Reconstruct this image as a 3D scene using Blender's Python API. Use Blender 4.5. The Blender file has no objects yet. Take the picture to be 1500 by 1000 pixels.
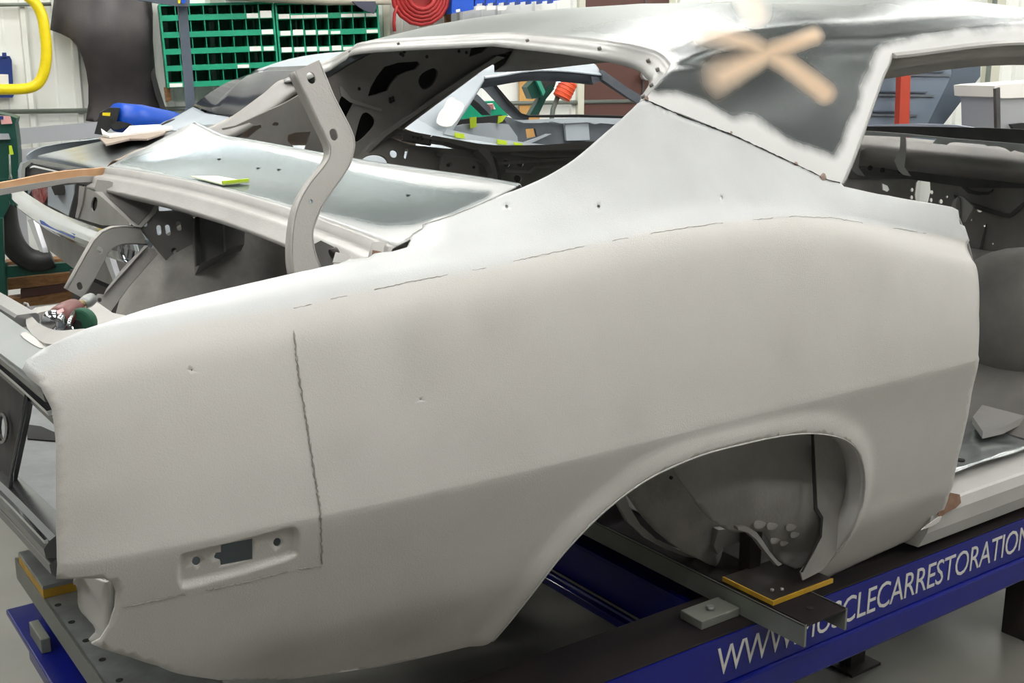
import bpy, bmesh, math, random
from mathutils import Vector, Matrix
from mathutils.bvhtree import BVHTree
from mathutils.geometry import delaunay_2d_cdt
random.seed(7)
S = bpy.context.scene
COL = S.collection
V = Vector
# ------------------------------------------------------------------ camera
FPX = 1682.0
AZ, PT = math.radians(54.6), math.radians(13.4)
CAM = V((0, -1.38, 1.58))
FW = V((math.cos(AZ)*math.cos(PT), math.sin(AZ)*math.cos(PT), -math.sin(PT)))
RT = V((math.sin(AZ), -math.cos(AZ), 0))
UP = RT.cross(FW)
cd = bpy.data.cameras.new('camera'); cam = bpy.data.objects.new('camera', cd); COL.objects.link(cam)
cd.sensor_width = 36; cd.lens = FPX/1500*36; cd.clip_start = .05; cd.clip_end = 100
cam.matrix_world = Matrix.Translation(CAM) @ Matrix((RT, UP, -FW)).transposed().to_4x4()
S.camera = cam
S.view_settings.view_transform = 'Standard'; S.view_settings.look = 'None'
S.view_settings.exposure = 0.0; S.view_settings.gamma = 1; S.view_settings.use_curve_mapping = False
w = bpy.data.worlds.new('world'); S.world = w; w.use_nodes = True
w.node_tree.nodes['Background'].inputs[0].default_value = (.8, .9, 1, 1)
w.node_tree.nodes['Background'].inputs[1].default_value = .3
LIGHT_POWER = 50         # emission of the ceiling tubes
YC = .965                  # centre line of the car

# ------------------------------------------------------------------ pixel -> point helpers (points are then real 3D positions)
def ray(x, y): return FW*FPX + RT*(x-750) + UP*(500-y)
def PY(x, y, Y):
    d = ray(x, y); return CAM + d*((Y-CAM.y)/d.y)
def PX(x, y, X):
    d = ray(x, y); return CAM + d*((X-CAM.x)/d.x)
def PZ(x, y, Z):
    d = ray(x, y); return CAM + d*((Z-CAM.z)/d.z)
def Ypl(Y): return lambda x, y: PY(x, y, Y)
def Xpl(X): return lambda x, y: PX(x, y, X)
def Zpl(Z): return lambda x, y: PZ(x, y, Z)
def plane(a, b, c):
    n = (b-a).cross(c-a).normalized()
    def f(x, y):
        d = ray(x, y); return CAM + d*((a-CAM).dot(n)/d.dot(n))
    return f
def plY(a, b, c): return plane(PY(*a), PY(*b), PY(*c))

def mirror(p):   # the shell sits a little twisted on its stands: the far side is slightly higher
    return V((p.x, 2*YC-p.y, p.z+max(0, YC-p.y)*.030))
def smooth(pts, n=5, closed=True):
    pts = [V(p) for p in pts]; N = len(pts); out = []
    rng = range(N) if closed else range(N-1)
    for i in rng:
        p1, p2 = pts[i], pts[(i+1) % N]
        p0 = pts[(i-1) % N] if closed or i > 0 else p1
        p3 = pts[(i+2) % N] if closed or i < N-2 else p2
        for k in range(n):
            t = k/n
            out.append(.5*((2*p1)+(p2-p0)*t+(2*p0-5*p1+4*p2-p3)*t*t+(3*p1-p0-3*p2+p3)*t**3))
    if not closed: out.append(pts[-1])
    return out
def circ(cx, cy, rx, ry=None, n=12, a=0):
    ry = ry or rx
    o = []
    for i in range(n):
        u, v = rx*math.cos(2*math.pi*i/n), ry*math.sin(2*math.pi*i/n)
        o.append((cx+u*math.cos(a)-v*math.sin(a), cy+u*math.sin(a)+v*math.cos(a)))
    return o
def slot(cx, cy, w_, h_, a=0, n=6):
    r = w_/2; o = []
    for i in range(n+1):
        t = math.pi*i/n; o.append((r*math.cos(t), (h_/2-r)+r*math.sin(t)))
    for i in range(n+1):
        t = math.pi+math.pi*i/n; o.append((r*math.cos(t), -(h_/2-r)+r*math.sin(t)))
    return [(cx+u*math.cos(a)-v*math.sin(a), cy+u*math.sin(a)+v*math.cos(a)) for u, v in o]
def inside(p, poly):
    x, y = p[0], p[1]; c = False; j = len(poly)-1
    for i in range(len(poly)):
        xi, yi = poly[i][0], poly[i][1]; xj, yj = poly[j][0], poly[j][1]
        if (yi > y) != (yj > y) and x < (xj-xi)*(y-yi)/(yj-yi)+xi: c = not c
        j = i
    return c
def pdist(p, poly, closed=True):
    b = 1e9; n = len(poly); px, py = p[0], p[1]
    for i in range(n if closed else n-1):
        ax, ay = poly[i][0], poly[i][1]; bx, by = poly[(i+1) % n][0], poly[(i+1) % n][1]
        dx, dy = bx-ax, by-ay; L = dx*dx+dy*dy
        t = 0 if L == 0 else max(0, min(1, ((px-ax)*dx+(py-ay)*dy)/L))
        d = (px-ax-t*dx)**2+(py-ay-t*dy)**2
        if d < b: b = d
    return math.sqrt(b)
def sdist(p, poly): return pdist(p, poly)*(1 if inside(p, poly) else -1)
def densify(poly, sp):
    out = []; n = len(poly)
    for i in range(n):
        a, b = V(poly[i][:2]), V(poly[(i+1) % n][:2]); m = max(1, int((b-a).length/sp))
        for k in range(m): out.append(a+(b-a)*(k/m))
    return out
def fill2d(outline, holes=(), sp=None, edge=None, extra=()):
    loops = [densify(outline, edge or sp) if (edge or sp) else [V(p[:2]) for p in outline]]
    for h in holes: loops.append([V(p[:2]) for p in h])
    vs = []; es = []
    for L in loops:
        b = len(vs); vs += L; es += [(b+i, b+(i+1) % len(L)) for i in range(len(L))]
    if sp:
        xs = [p.x for p in loops[0]]; ys = [p.y for p in loops[0]]
        y = min(ys)+sp*.5; r = 0
        while y < max(ys):
            x = min(xs)+sp*(.5 if r % 2 else .0)
            # scanline crossings for speed
            cr = []
            L = loops[0]; n = len(L)
            for i in range(n):
                a, b = L[i], L[(i+1) % n]
                if (a.y > y) != (b.y > y): cr.append(a.x+(y-a.y)/(b.y-a.y)*(b.x-a.x))
            cr.sort()
            while x < max(xs):
                k = sum(1 for c in cr if c < x)
                if k % 2 and min(abs(c-x) for c in cr) > sp*.45:
                    ok = True
                    for H in loops[1:]:
                        if inside((x, y), H): ok = False; break
                    if ok: vs.append(V((x, y)))
                x += sp
            y += sp*.87; r += 1
    for e_ in extra:
        if inside(e_, loops[0]) and not any(inside(e_, H) for H in loops[1:]): vs.append(V(e_))
    r = delaunay_2d_cdt(vs, es, [], 0, 1e-7)
    ov, of = r[0], r[2]
    fs = []
    for f in of:
        c = sum((ov[i] for i in f), V((0, 0)))/len(f)
        if inside(c, loops[0]) and not any(inside(c, H) for H in loops[1:]): fs.append(tuple(f))
    return ov, fs

# ------------------------------------------------------------------ materials
def lin(c):
    c = c/255
    return c/12.92 if c <= .04045 else ((c+.055)/1.055)**2.4
def rgb(r, g, b): return (lin(r), lin(g), lin(b), 1)
MATS = {}
def mat(name, col, rough=.5, metal=0, var=.0, vs=6, col2=None, bump=0, bs=60, spec=.5, emit=0, sc=(1, 1, 1), coat=0):
    if name in MATS: return MATS[name]
    m = bpy.data.materials.new(name); m.use_nodes = True; nt = m.node_tree; N = nt.nodes; L = nt.links
    b = N['Principled BSDF']; b.inputs['Base Color'].default_value = col
    b.inputs['Roughness'].default_value = rough; b.inputs['Metallic'].default_value = metal
    b.inputs['Specular IOR Level'].default_value = spec; b.inputs['Coat Weight'].default_value = coat
    tc = N.new('ShaderNodeTexCoord'); mp = N.new('ShaderNodeMapping'); L.new(tc.outputs['Object'], mp.inputs[0])
    mp.inputs['Scale'].default_value = sc
    if var or col2:
        n = N.new('ShaderNodeTexNoise'); n.inputs['Scale'].default_value = vs; n.inputs['Detail'].default_value = 6
        n.inputs['Roughness'].default_value = .6; L.new(mp.outputs[0], n.inputs['Vector'])
        r = N.new('ShaderNodeMapRange'); r.inputs[1].default_value = .32; r.inputs[2].default_value = .68
        L.new(n.outputs[0], r.inputs[0])
        mx = N.new('ShaderNodeMix'); mx.data_type = 'RGBA'; L.new(r.outputs[0], mx.inputs[0])
        c2 = col2 or tuple(list(c*(1-var) for c in col[:3])+[1])
        mx.inputs[6].default_value = col; mx.inputs[7].default_value = c2
        L.new(mx.outputs[2], b.inputs['Base Color']); m['mixname'] = mx.name
        rr = N.new('ShaderNodeMapRange'); rr.inputs[3].default_value = rough*.85; rr.inputs[4].default_value = min(1, rough*1.2)
        L.new(n.outputs[0], rr.inputs[0]); L.new(rr.outputs[0], b.inputs['Roughness'])
    if bump:
        n2 = N.new('ShaderNodeTexNoise'); n2.inputs['Scale'].default_value = bs; n2.inputs['Detail'].default_value = 4
        L.new(mp.outputs[0], n2.inputs['Vector'])
        bp = N.new('ShaderNodeBump'); bp.inputs['Strength'].default_value = bump; bp.inputs['Distance'].default_value = .002
        L.new(n2.outputs[0], bp.inputs['Height']); L.new(bp.outputs[0], b.inputs['Normal'])
    if emit:
        b.inputs['Emission Color'].default_value = col; b.inputs['Emission Strength'].default_value = emit
    MATS[name] = m; return m
def masked(name, base_mat_args, layers):
    """principled with colour / metal / rough layers mixed in by signed-distance attributes: (attr, col, rough, metal, soft, noise)"""
    m = mat(name, **base_mat_args); nt = m.node_tree; N = nt.nodes; L = nt.links; b = N['Principled BSDF']
    tc = N.new('ShaderNodeTexCoord')
    for attr, col, rough, metal, soft, noise, nscale in layers:
        a = N.new('ShaderNodeAttribute'); a.attribute_name = attr
        n = N.new('ShaderNodeTexNoise'); n.inputs['Scale'].default_value = nscale; n.inputs['Detail'].default_value = 5
        L.new(tc.outputs['Object'], n.inputs['Vector'])
        s = N.new('ShaderNodeMath'); s.operation = 'SUBTRACT'; L.new(n.outputs[0], s.inputs[0]); s.inputs[1].default_value = .5
        q = N.new('ShaderNodeMath'); q.operation = 'MULTIPLY_ADD'; L.new(s.outputs[0], q.inputs[0]); q.inputs[1].default_value = noise
        L.new(a.outputs['Fac'], q.inputs[2])
        r = N.new('ShaderNodeMapRange'); r.interpolation_type = 'SMOOTHSTEP'
        r.inputs[1].default_value = -soft; r.inputs[2].default_value = soft; L.new(q.outputs[0], r.inputs[0])
        for sock, val, dt in (('Base Color', col, 'RGBA'), ('Roughness', rough, 'FLOAT'), ('Metallic', metal, 'FLOAT')):
            mx = N.new('ShaderNodeMix'); mx.data_type = dt; L.new(r.outputs[0], mx.inputs[0])
            i0, i1, o = (6, 7, 2) if dt == 'RGBA' else (2, 3, 0)
            if b.inputs[sock].is_linked: L.new(b.inputs[sock].links[0].from_socket, mx.inputs[i0])
            else: mx.inputs[i0].default_value = b.inputs[sock].default_value
            if dt == 'RGBA':
                n3 = N.new('ShaderNodeTexNoise'); n3.inputs['Scale'].default_value = 9; n3.inputs['Detail'].default_value = 6
                L.new(tc.outputs['Object'], n3.inputs['Vector'])
                mm = N.new('ShaderNodeMix'); mm.data_type = 'RGBA'; L.new(n3.outputs[0], mm.inputs[0])
                mm.inputs[6].default_value = tuple(min(1, c*1.12) for c in col[:3])+(1,)
                mm.inputs[7].default_value = tuple(c*.88 for c in col[:3])+(1,)
                L.new(mm.outputs[2], mx.inputs[i1])
            else: mx.inputs[i1].default_value = val
            L.new(mx.outputs[o], b.inputs[sock])
    return m

PRIMER = dict(col=(.63, .613, .58, 1), rough=.5, metal=0, col2=(.56, .54, .505, 1), vs=2.2, bump=.25, bs=420, spec=.45)
ZINC_C = (.50, .54, .54, 1)
M_primer = masked('blasted_quarter_steel', PRIMER, [('upper', (.57, .585, .58, 1), .42, .05, .012, .01, 8), ('smudge', (.47, .455, .42, 1), .55, .0, .09, .10, 5)])
M_roof = masked('roof_steel', dict(col=(.66, .66, .645, 1), rough=.42, metal=.15, var=.06, vs=3, bump=.15, bs=420),
    [('zinc', (.048, .056, .056, 1), .24, .65, .014, .034, 9),
     ('polish', (.23, .26, .255, 1), .28, .85, .05, .05, 2.0),
     ('tan', (.62, .45, .30, 1), .6, .0, .016, .006, 20)])
M_deck = masked('deck_steel', dict(col=(.50, .51, .50, 1), rough=.4, metal=.3, var=.05, vs=4, bump=.15, bs=420),
    [('zinc', (.23, .28, .295, 1), .21, .85, .012, .008, 14)])
M_bare = mat('bare_grey_steel', (.43, .42, .40, 1), .45, .35, col2=(.36, .35, .33, 1), vs=5, bump=.2, bs=300)
M_arm = mat('hinge_steel', (.47, .46, .43, 1), .42, .2, col2=(.42, .40, .375, 1), vs=7, bump=.2, bs=300)
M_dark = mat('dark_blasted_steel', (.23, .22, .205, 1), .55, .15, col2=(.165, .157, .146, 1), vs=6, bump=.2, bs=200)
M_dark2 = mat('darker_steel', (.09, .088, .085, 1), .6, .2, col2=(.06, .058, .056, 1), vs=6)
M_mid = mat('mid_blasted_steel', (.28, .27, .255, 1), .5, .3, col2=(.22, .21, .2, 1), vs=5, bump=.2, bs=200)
M_wheelh = mat('wheelhouse_steel', (.50, .48, .44, 1), .55, .1, col2=(.28, .27, .25, 1), vs=7, bump=.3, bs=120)
M_wheelh2 = mat('outer_wheelhouse_steel', (.33, .32, .30, 1), .55, .15, col2=(.27, .26, .24, 1), vs=8, bump=.3, bs=120)
M_shiny = mat('shiny_new_floor_steel', (.62, .65, .65, 1), .24, .8, col2=(.42, .45, .45, 1), vs=9, bump=1.0, bs=14)
M_crack = mat('crack', (.27, .25, .21, 1), .8)
M_bead = mat('weld_bead', (.42, .40, .36, 1), .6, .1, col2=(.25, .23, .2, 1), vs=60)
M_hole = mat('hole_dark', (.01, .01, .01, 1), .8)
M_rust = mat('brown_rust', (.16, .08, .045, 1), .7, 0, col2=(.24, .15, .10, 1), vs=30)
M_tan = mat('tan_filler', rgb(205, 165, 125), .6, 0, col2=rgb(190, 145, 105), vs=18)
M_blue = mat('blue_beam_paint', (.005, .010, .20, 1), .25, 0, col2=(.004, .008, .15, 1), vs=4, coat=.1, spec=.3)
M_black = mat('black_steel', (.012, .011, .011, 1), .5, .0, col2=(.03, .022, .018, 1), vs=8)
M_beamtop = mat('beam_top_shaded', (.012, .009, .011, 1), .7, 0, col2=(.020, .015, .015, 1), vs=6, spec=.2)  # shade on the rail top painted in as near-black; reused on the channel web
M_gbeam = mat('grey_green_channel', (.21, .22, .19, 1), .45, .2, col2=(.17, .18, .155, 1), vs=6, bump=.15)
M_plate = mat('galvanised_plate', (.36, .38, .37, 1), .4, .5, col2=(.22, .23, .22, 1), vs=11, bump=.2)
M_yel = mat('yellow_edge_paint', (.55, .33, .02, 1), .5, 0, col2=(.40, .22, .02, 1), vs=25)
M_letter = mat('white_lettering', (.62, .60, .57, 1), .5)
M_chrome = mat('chrome', (.75, .77, .8, 1), .08, 1)
M_dchrome = mat('dark_bright_trim', (.13, .135, .14, 1), .22, .8)
M_note = mat('yellow_green_note', rgb(232, 240, 205), .8)
M_note2 = mat('yellow_green_tape', rgb(190, 215, 40), .7)
M_white = mat('white_card', rgb(235, 232, 226), .8)
M_car2 = mat('pale_blue_primer', (.47, .52, .56, 1), .35, .05, col2=(.43, .48, .52, 1), vs=3)
M_car2in = mat('blue_grey_inner', (.15, .17, .19, 1), .55, .1, col2=(.10, .115, .135, 1), vs=7)
M_car2lid = masked('second_lid', dict(col=(.40, .43, .44, 1), rough=.35, metal=.4, var=.05, vs=3),
    [('zinc', (.07, .08, .085, 1), .33, .6, .06, .08, 4), ('tan', (.34, .30, .16, 1), .5, .1, .05, .08, 8)])
M_rubber = mat('black_rubber', (.015, .015, .015, 1), .5)
M_glass = mat('dark_glass', (.02, .022, .03, 1), .12, 0, spec=.6)
M_wall = mat('white_wall_steel', rgb(240, 242, 236), .5, 0, var=.05, vs=1.5)
M_green = mat('green_bin_enamel', rgb(10, 150, 112), .4, 0, var=.12, vs=8)
M_fender = mat('black_fender_primer', (.028, .026, .028, 1), .42, .1, col2=(.05, .042, .040, 1), vs=5, bump=.3, bs=90)
M_yellow = mat('yellow_tube_paint', rgb(238, 214, 20), .35, 0, var=.1, vs=10)
M_navy = mat('navy_plastic', rgb(20, 50, 120), .4)
M_stand = mat('slate_paint', rgb(82, 92, 104), .5, .0, var=.1)
M_dgreen = mat('machine_green', rgb(12, 70, 58), .4, 0, var=.15)
M_pipe = mat('wall_pipe', rgb(120, 128, 120), .4, .3)
M_redhose = mat('red_hose', rgb(165, 40, 40), .5)
M_bluebin = mat('blue_bin', rgb(20, 80, 190), .4)
M_bluesleeve = mat('blue_sleeve', rgb(20, 80, 190), .35)
M_brown = mat('brown_door_paint', rgb(88, 58, 50), .45, 0, var=.08)
M_wood = mat('wood', rgb(165, 120, 75), .6, 0, col2=rgb(120, 85, 50), vs=5, sc=(1, 12, 12))
M_orange = mat('orange_plastic', rgb(225, 85, 45), .45)
M_steelblue = mat('blue_grey_door_paint', rgb(112, 124, 138), .5, 0, var=.06)
M_redpost = mat('red_post_paint', rgb(175, 65, 45), .5)
M_cream = mat('cream_trim', rgb(205, 205, 188), .5)
M_silver = mat('silver_machine', rgb(190, 192, 196), .3, .4)
M_brass = mat('brass', (.75, .58, .22, 1), .25, 1)
M_maroon = mat('maroon_grip', rgb(110, 52, 48), .4, 0, var=.2, vs=20)
M_dgreen2 = mat('green_disc', rgb(30, 85, 62), .8, 0, var=.25, vs=40)
M_floor = mat('concrete_floor', (.18, .176, .155, 1), .30, 0, col2=(.14, .135, .118, 1), vs=1.5, bump=.05, bs=30)
M_ceil = mat('ceiling_grey', rgb(140, 142, 140), .8, 0, var=.03)

# ------------------------------------------------------------------ object helpers
def finish(o, parent=None, sm=False, **k):
    COL.objects.link(o)
    if parent: o.parent = parent
    for a, b in k.items(): o[a] = b
    return o
def mesh(name, vs, fs, m, parent=None, sm=False, th=0, off=-1, auto=None, **k):
    me = bpy.data.meshes.new(name); me.from_pydata([tuple(v) for v in vs], [], fs)
    if m: me.materials.append(m)
    if sm: me.polygons.foreach_set('use_smooth', [True]*len(me.polygons))
    o = bpy.data.objects.new(name, me)
    finish(o, parent, **k)
    if th:
        q = o.modifiers.new('th', 'SOLIDIFY'); q.thickness = th; q.offset = off; q.use_rim = True
    me.update()
    return o
def empty(name, label, cat, loc=(0, 0, 0), rot=0, group=None):
    o = bpy.data.objects.new(name, None); COL.objects.link(o); o.location = loc; o.rotation_euler = (0, 0, rot)
    o.empty_display_size = .1
    o['label'] = label; o['category'] = cat
    if group: o['group'] = group
    return o
def tag(o, label, cat, group=None):
    o['label'] = label; o['category'] = cat
    if group: o['group'] = group
    return o
def face_cam(vs, fs):
    """orient faces so that the first one looks at the camera"""
    s = 0
    for f in fs[:40]:
        a, b, c = (V(vs[i]) for i in f[:3]); n = (b-a).cross(c-a); s += n.dot(CAM-a)
    return fs if s > 0 else [tuple(reversed(f)) for f in fs]
def plate(name, outline, pf, m, parent=None, holes=(), th=.003, sm=None, sp=None, bulge=None, **k):
    if sm: outline = smooth(outline, sm)
    v2, fs = fill2d(outline, holes, sp)
    vs = []
    for p in v2:
        q = pf(p[0], p[1])
        if bulge:
            q = q + bulge(p[0], p[1])
        vs.append(q)
    fs = face_cam(vs, fs)
    # thickness towards the back along the mean normal
    n = V((0, 0, 0))
    for f in fs: a, b, c = (vs[i] for i in f[:3]); n += (b-a).cross(c-a)
    n.normalize()
    N = len(vs); cnt = {}
    for f in fs:
        for i in range(len(f)): cnt[(f[i], f[(i+1) % len(f)])] = 1
    allf = list(fs)+[tuple(i+N for i in reversed(f)) for f in fs]
    for (a, b) in cnt:
        if (b, a) not in cnt: allf.append((b, a, a+N, b+N))
    vv = vs+[p-n*th for p in vs]
    o = mesh(name, vv, allf, m, parent, **k)
    if sp:
        me = o.data; flags = [len(f) == 3 for f in allf]
        me.polygons.foreach_set('use_smooth', flags)
    return o
def bmesh_obj(name, bm, m, parent=None, sm=False, bev=0, **k):
    me = bpy.data.meshes.new(name); bm.normal_update(); bm.to_mesh(me); bm.free()
    if m: me.materials.append(m)
    if sm: me.polygons.foreach_set('use_smooth', [True]*len(me.polygons))
    o = bpy.data.objects.new(name, me); finish(o, parent, **k)
    if bev:
        q = o.modifiers.new('b', 'BEVEL'); q.width = bev; q.segments = 2; q.limit_method = 'ANGLE'
    return o
def add_box(bm, c, s, R=None):
    M = Matrix.Translation(V(c))
    if R is not None: M = M @ (R.to_4x4() if isinstance(R, Matrix) else Matrix.Rotation(R, 4, 'Z'))
    bmesh.ops.create_cube(bm, size=1, matrix=M @ Matrix.Diagonal((s[0], s[1], s[2], 1)))
def box(name, lo, hi, m, parent=None, bev=0, R=None, **k):
    bm = bmesh.new(); c = [(a+b)/2 for a, b in zip(lo, hi)]; s = [abs(b-a) for a, b in zip(lo, hi)]
    add_box(bm, c, s, R); return bmesh_obj(name, bm, m, parent, bev=bev, **k)
def tube(name, pts, r, m, parent=None, n=8, closed=False, **k):
    pts = [V(p) for p in pts]; vs = []; fs = []; N = len(pts); prev = None
    rs = r if isinstance(r, (list, tuple)) else [r]*N
    for i, p in enumerate(pts):
        a = pts[(i-1) % N] if closed or i > 0 else p; b = pts[(i+1) % N] if closed or i < N-1 else p
        t = (b-a).normalized()
        if prev is None:
            u = t.cross(V((0, 0, 1)))
            if u.length < .1: u = t.cross(V((1, 0, 0)))
        else: u = prev-t*prev.dot(t)
        u.normalize(); prev = u; v = t.cross(u)
        for j in range(n):
            q = 2*math.pi*j/n; vs.append(p+(u*math.cos(q)+v*math.sin(q))*rs[i])
    for i in range(N if closed else N-1):
        for j in range(n):
            a = i*n+j; b = i*n+(j+1) % n; c = ((i+1) % N)*n+(j+1) % n; d = ((i+1) % N)*n+j
            fs.append((a, d, c, b))
    if not closed: fs.append(tuple(range(n))); fs.append(tuple(reversed(range((N-1)*n, N*n))))
    return mesh(name, vs, fs, m, parent, sm=True, **k)
def cyl(name, a, b, r, m, parent=None, n=20, r2=None, bev=0, **k):
    a, b = V(a), V(b); t = (b-a); L = t.length
    bm = bmesh.new()
    bmesh.ops.create_cone(bm, cap_ends=True, segments=n, radius1=r, radius2=r if r2 is None else r2, depth=L,
                          matrix=Matrix.Translation((a+b)/2) @ t.to_track_quat('Z', 'Y').to_matrix().to_4x4())
    for f in bm.faces: f.smooth = len(f.verts) == 4
    return bmesh_obj(name, bm, m, parent, bev=bev, **k)
def sweep(name, path, prof, m, parent=None, up=V((0, 0, 1)), side=None, closedprof=True, th=0, **k):
    """sweep a 2D profile (a, b) -> a along side vector, b along up"""
    vs = []; fs = []; n = len(prof); N = len(path)
    for i, p in enumerate(path):
        p = V(p)
        t = (V(path[min(i+1, N-1)])-V(path[max(i-1, 0)])).normalized()
        s = side if side is not None else t.cross(up).normalized()
        for a, b in prof: vs.append(p+s*a+up*b)
    for i in range(N-1):
        for j in range(n if closedprof else n-1):
            fs.append((i*n+j, i*n+(j+1) % n, (i+1)*n+(j+1) % n, (i+1)*n+j))
    if closedprof: fs.append(tuple(reversed(range(n)))); fs.append(tuple(range((N-1)*n, N*n)))
    return mesh(name, vs, fs, m, parent, th=th, **k)
def grid(name, rows, m, parent=None, sm=True, th=0, **k):
    nr, nc = len(rows), len(rows[0]); vs = [p for r in rows for p in r]
    fs = [(i*nc+j, i*nc+j+1, (i+1)*nc+j+1, (i+1)*nc+j) for i in range(nr-1) for j in range(nc-1)]
    return mesh(name, vs, fs, m, parent, sm=sm, th=th, off=0, **k)
def cr(a, t):
    """catmull-rom through list of vectors/floats at parameter t in [0, len-1]"""
    n = len(a); i = max(0, min(n-2, int(t))); f = t-i
    p1, p2 = a[i], a[i+1]; p0 = a[i-1] if i > 0 else p1*2-p2; p3 = a[i+2] if i < n-2 else p2*2-p1
    return (p1*2+(p2-p0)*f+(p0*2-p1*5+p2*4-p3)*(f*f)+(p1*3-p0-p2*3+p3)*(f**3))*.5
def interp(xs, ys, x):
    """monotone cubic"""
    n = len(xs)
    if x <= xs[0]: return ys[0]+(ys[1]-ys[0])/(xs[1]-xs[0])*(x-xs[0])
    if x >= xs[-1]: return ys[-1]+(ys[-1]-ys[-2])/(xs[-1]-xs[-2])*(x-xs[-1])
    i = 0
    while x > xs[i+1]: i += 1
    d = [(ys[j+1]-ys[j])/(xs[j+1]-xs[j]) for j in range(n-1)]
    def m_(j):
        if j == 0: return d[0]
        if j == n-1: return d[-1]
        if d[j-1]*d[j] <= 0: return 0
        return 2*d[j-1]*d[j]/(d[j-1]+d[j])
    h = xs[i+1]-xs[i]; t = (x-xs[i])/h
    return ((2*t**3-3*t*t+1)*ys[i]+(t**3-2*t*t+t)*h*m_(i)+(-2*t**3+3*t*t)*ys[i+1]+(t**3-t*t)*h*m_(i+1))

class Surf:
    """a parametric surface sampled on a grid, with camera-ray lookup (u, v)"""
    def __init__(s, fn, us, vs_):
        s.us, s.vs, s.fn = us, vs_, fn
        nv = len(vs_); pts = [fn(u, v) for u in us for v in vs_]; tr = []; s.info = []
        for i in range(len(us)-1):
            for j in range(nv-1):
                a, b, c, d = i*nv+j, (i+1)*nv+j, (i+1)*nv+j+1, i*nv+j+1
                tr += [(a, b, c), (a, c, d)]; s.info += [(i, j, 0), (i, j, 1)]
        s.pts, s.tr = pts, tr; s.bvh = BVHTree.FromPolygons(pts, tr)
    def hit(s, x, y):
        d = ray(x, y).normalized(); loc, n, idx, _ = s.bvh.ray_cast(CAM, d)
        if loc is None:
            # closest approach
            best = None
            for k in range(60):
                p = CAM+d*(.6+k*.06); l2, n2, i2, ds = s.bvh.find_nearest(p)
                if best is None or ds < best[0]: best = (ds, l2, n2, i2)
            _, loc, n, idx = best
        i, j, h = s.info[idx]; a, b, c = (s.pts[q] for q in s.tr[idx])
        v0, v1, v2 = b-a, c-a, loc-a
        d00, d01, d11, d20, d21 = v0.dot(v0), v0.dot(v1), v1.dot(v1), v2.dot(v0), v2.dot(v1)
        D = d00*d11-d01*d01; w1 = (d11*d20-d01*d21)/D; w2 = (d00*d21-d01*d20)/D
        # uv of corners
        if h == 0: fu, fv = w1+w2, w2
        else: fu, fv = w1, w1+w2
        if n.dot(CAM-loc) < 0: n = -n
        return s.us[i]+(s.us[i+1]-s.us[i])*fu, s.vs[j]+(s.vs[j+1]-s.vs[j])*fv, loc, n

def set_attr(o, name, fn):
    me = o.data; a = me.attributes.new(name, 'FLOAT', 'POINT')
    a.data.foreach_set('value', [fn(v.co) for v in me.vertices])
def to_px(p):
    q = p-CAM; z = q.dot(FW); return (750+FPX*q.dot(RT)/z, 500-FPX*q.dot(UP)/z)

# ================================================================== THE ROOM
WA = math.radians(-17); SX = V((math.cos(WA), math.sin(WA), 0)); TX = V((-math.sin(WA), math.cos(WA), 0))
ORG = V((CAM.x, CAM.y, 0))
_r = ray(320, 99); _h = math.hypot(_r.x, _r.y)
_fh = V((math.cos(AZ), math.sin(AZ), 0)); _p = CAM+_r*(8.2/V((_r.x, _r.y, 0)).dot(_fh))
T_WALL = (V((_p.x, _p.y, 0))-ORG).dot(TX)
ROT = Matrix.Rotation(WA, 3, 'Z')
def R2W(s, t, z): return ORG+SX*s+TX*t+V((0, 0, z))
def W(x, y, off=0):
    d = ray(x, y); k = (T_WALL-off)/d.dot(TX); return CAM+d*k
def wst(x, y, off=0):
    p = W(x, y, off)-ORG; return p.dot(SX), p.dot(TX), p.z
def Wf(off): return lambda x, y: W(x, y, off)
def rbox(name, s0, s1, t0, t1, z0, z1, m, parent=None, bev=0, **k):
    bm = bmesh.new(); add_box(bm, R2W((s0+s1)/2, (t0+t1)/2, (z0+z1)/2), (abs(s1-s0), abs(t1-t0), abs(z1-z0)), ROT)
    return bmesh_obj(name, bm, m, parent, bev=bev, **k)
S0, S1, T0, CEIL = -5.0, 12.5, -5.0, 4.3
K = dict(kind='structure')
rbox('floor', S0, S1, T0, T_WALL+.2, -.1, 0, M_floor, **K)
rbox('ceiling', S0, S1, T0, T_WALL+.2, CEIL, CEIL+.1, M_ceil, **K)
wb = rbox('wall_back', S0, S1, T_WALL, T_WALL+.2, 0, CEIL, M_wall, **K)
M_wall2 = mat('shop_wall_tools', (.13, .13, .125, 1), .7, 0, var=.4, vs=1.2)
rbox('wall_left', S0-.2, S0, T0, T_WALL, 0, CEIL, M_wall2, **K)
rbox('wall_right', S1, S1+.2, T0, T_WALL, 0, CEIL, M_wall, **K)
rbox('wall_front', S0, S1, T0-.2, T0, 0, CEIL, M_wall2, **K)
# ribbed steel cladding panels of the back wall
def clad(s0, w_, z0, z1):
    prof = []; n = 3
    for k in range(n):
        a = s0+w_*k/n; b = w_/n
        prof += [(a, .006), (a+b*.40, .006), (a+b*.44, .010), (a+b*.48, .006), (a+b*.80, .006), (a+b*.84, .035), (a+b*.94, .035), (a+b*.98, .006)]
    vs = [R2W(s, T_WALL-t, z) for s, t in prof for z in (z0, z1)]
    fs = [(2*i, 2*i+2, 2*i+3, 2*i+1) for i in range(len(prof)-1)]
    return mesh('wall_panel', vs, fs, M_wall, wb)
s = S0+.02
while s < S1-.9:
    clad(s, .88, .02, CEIL-.02); s += .89
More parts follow.
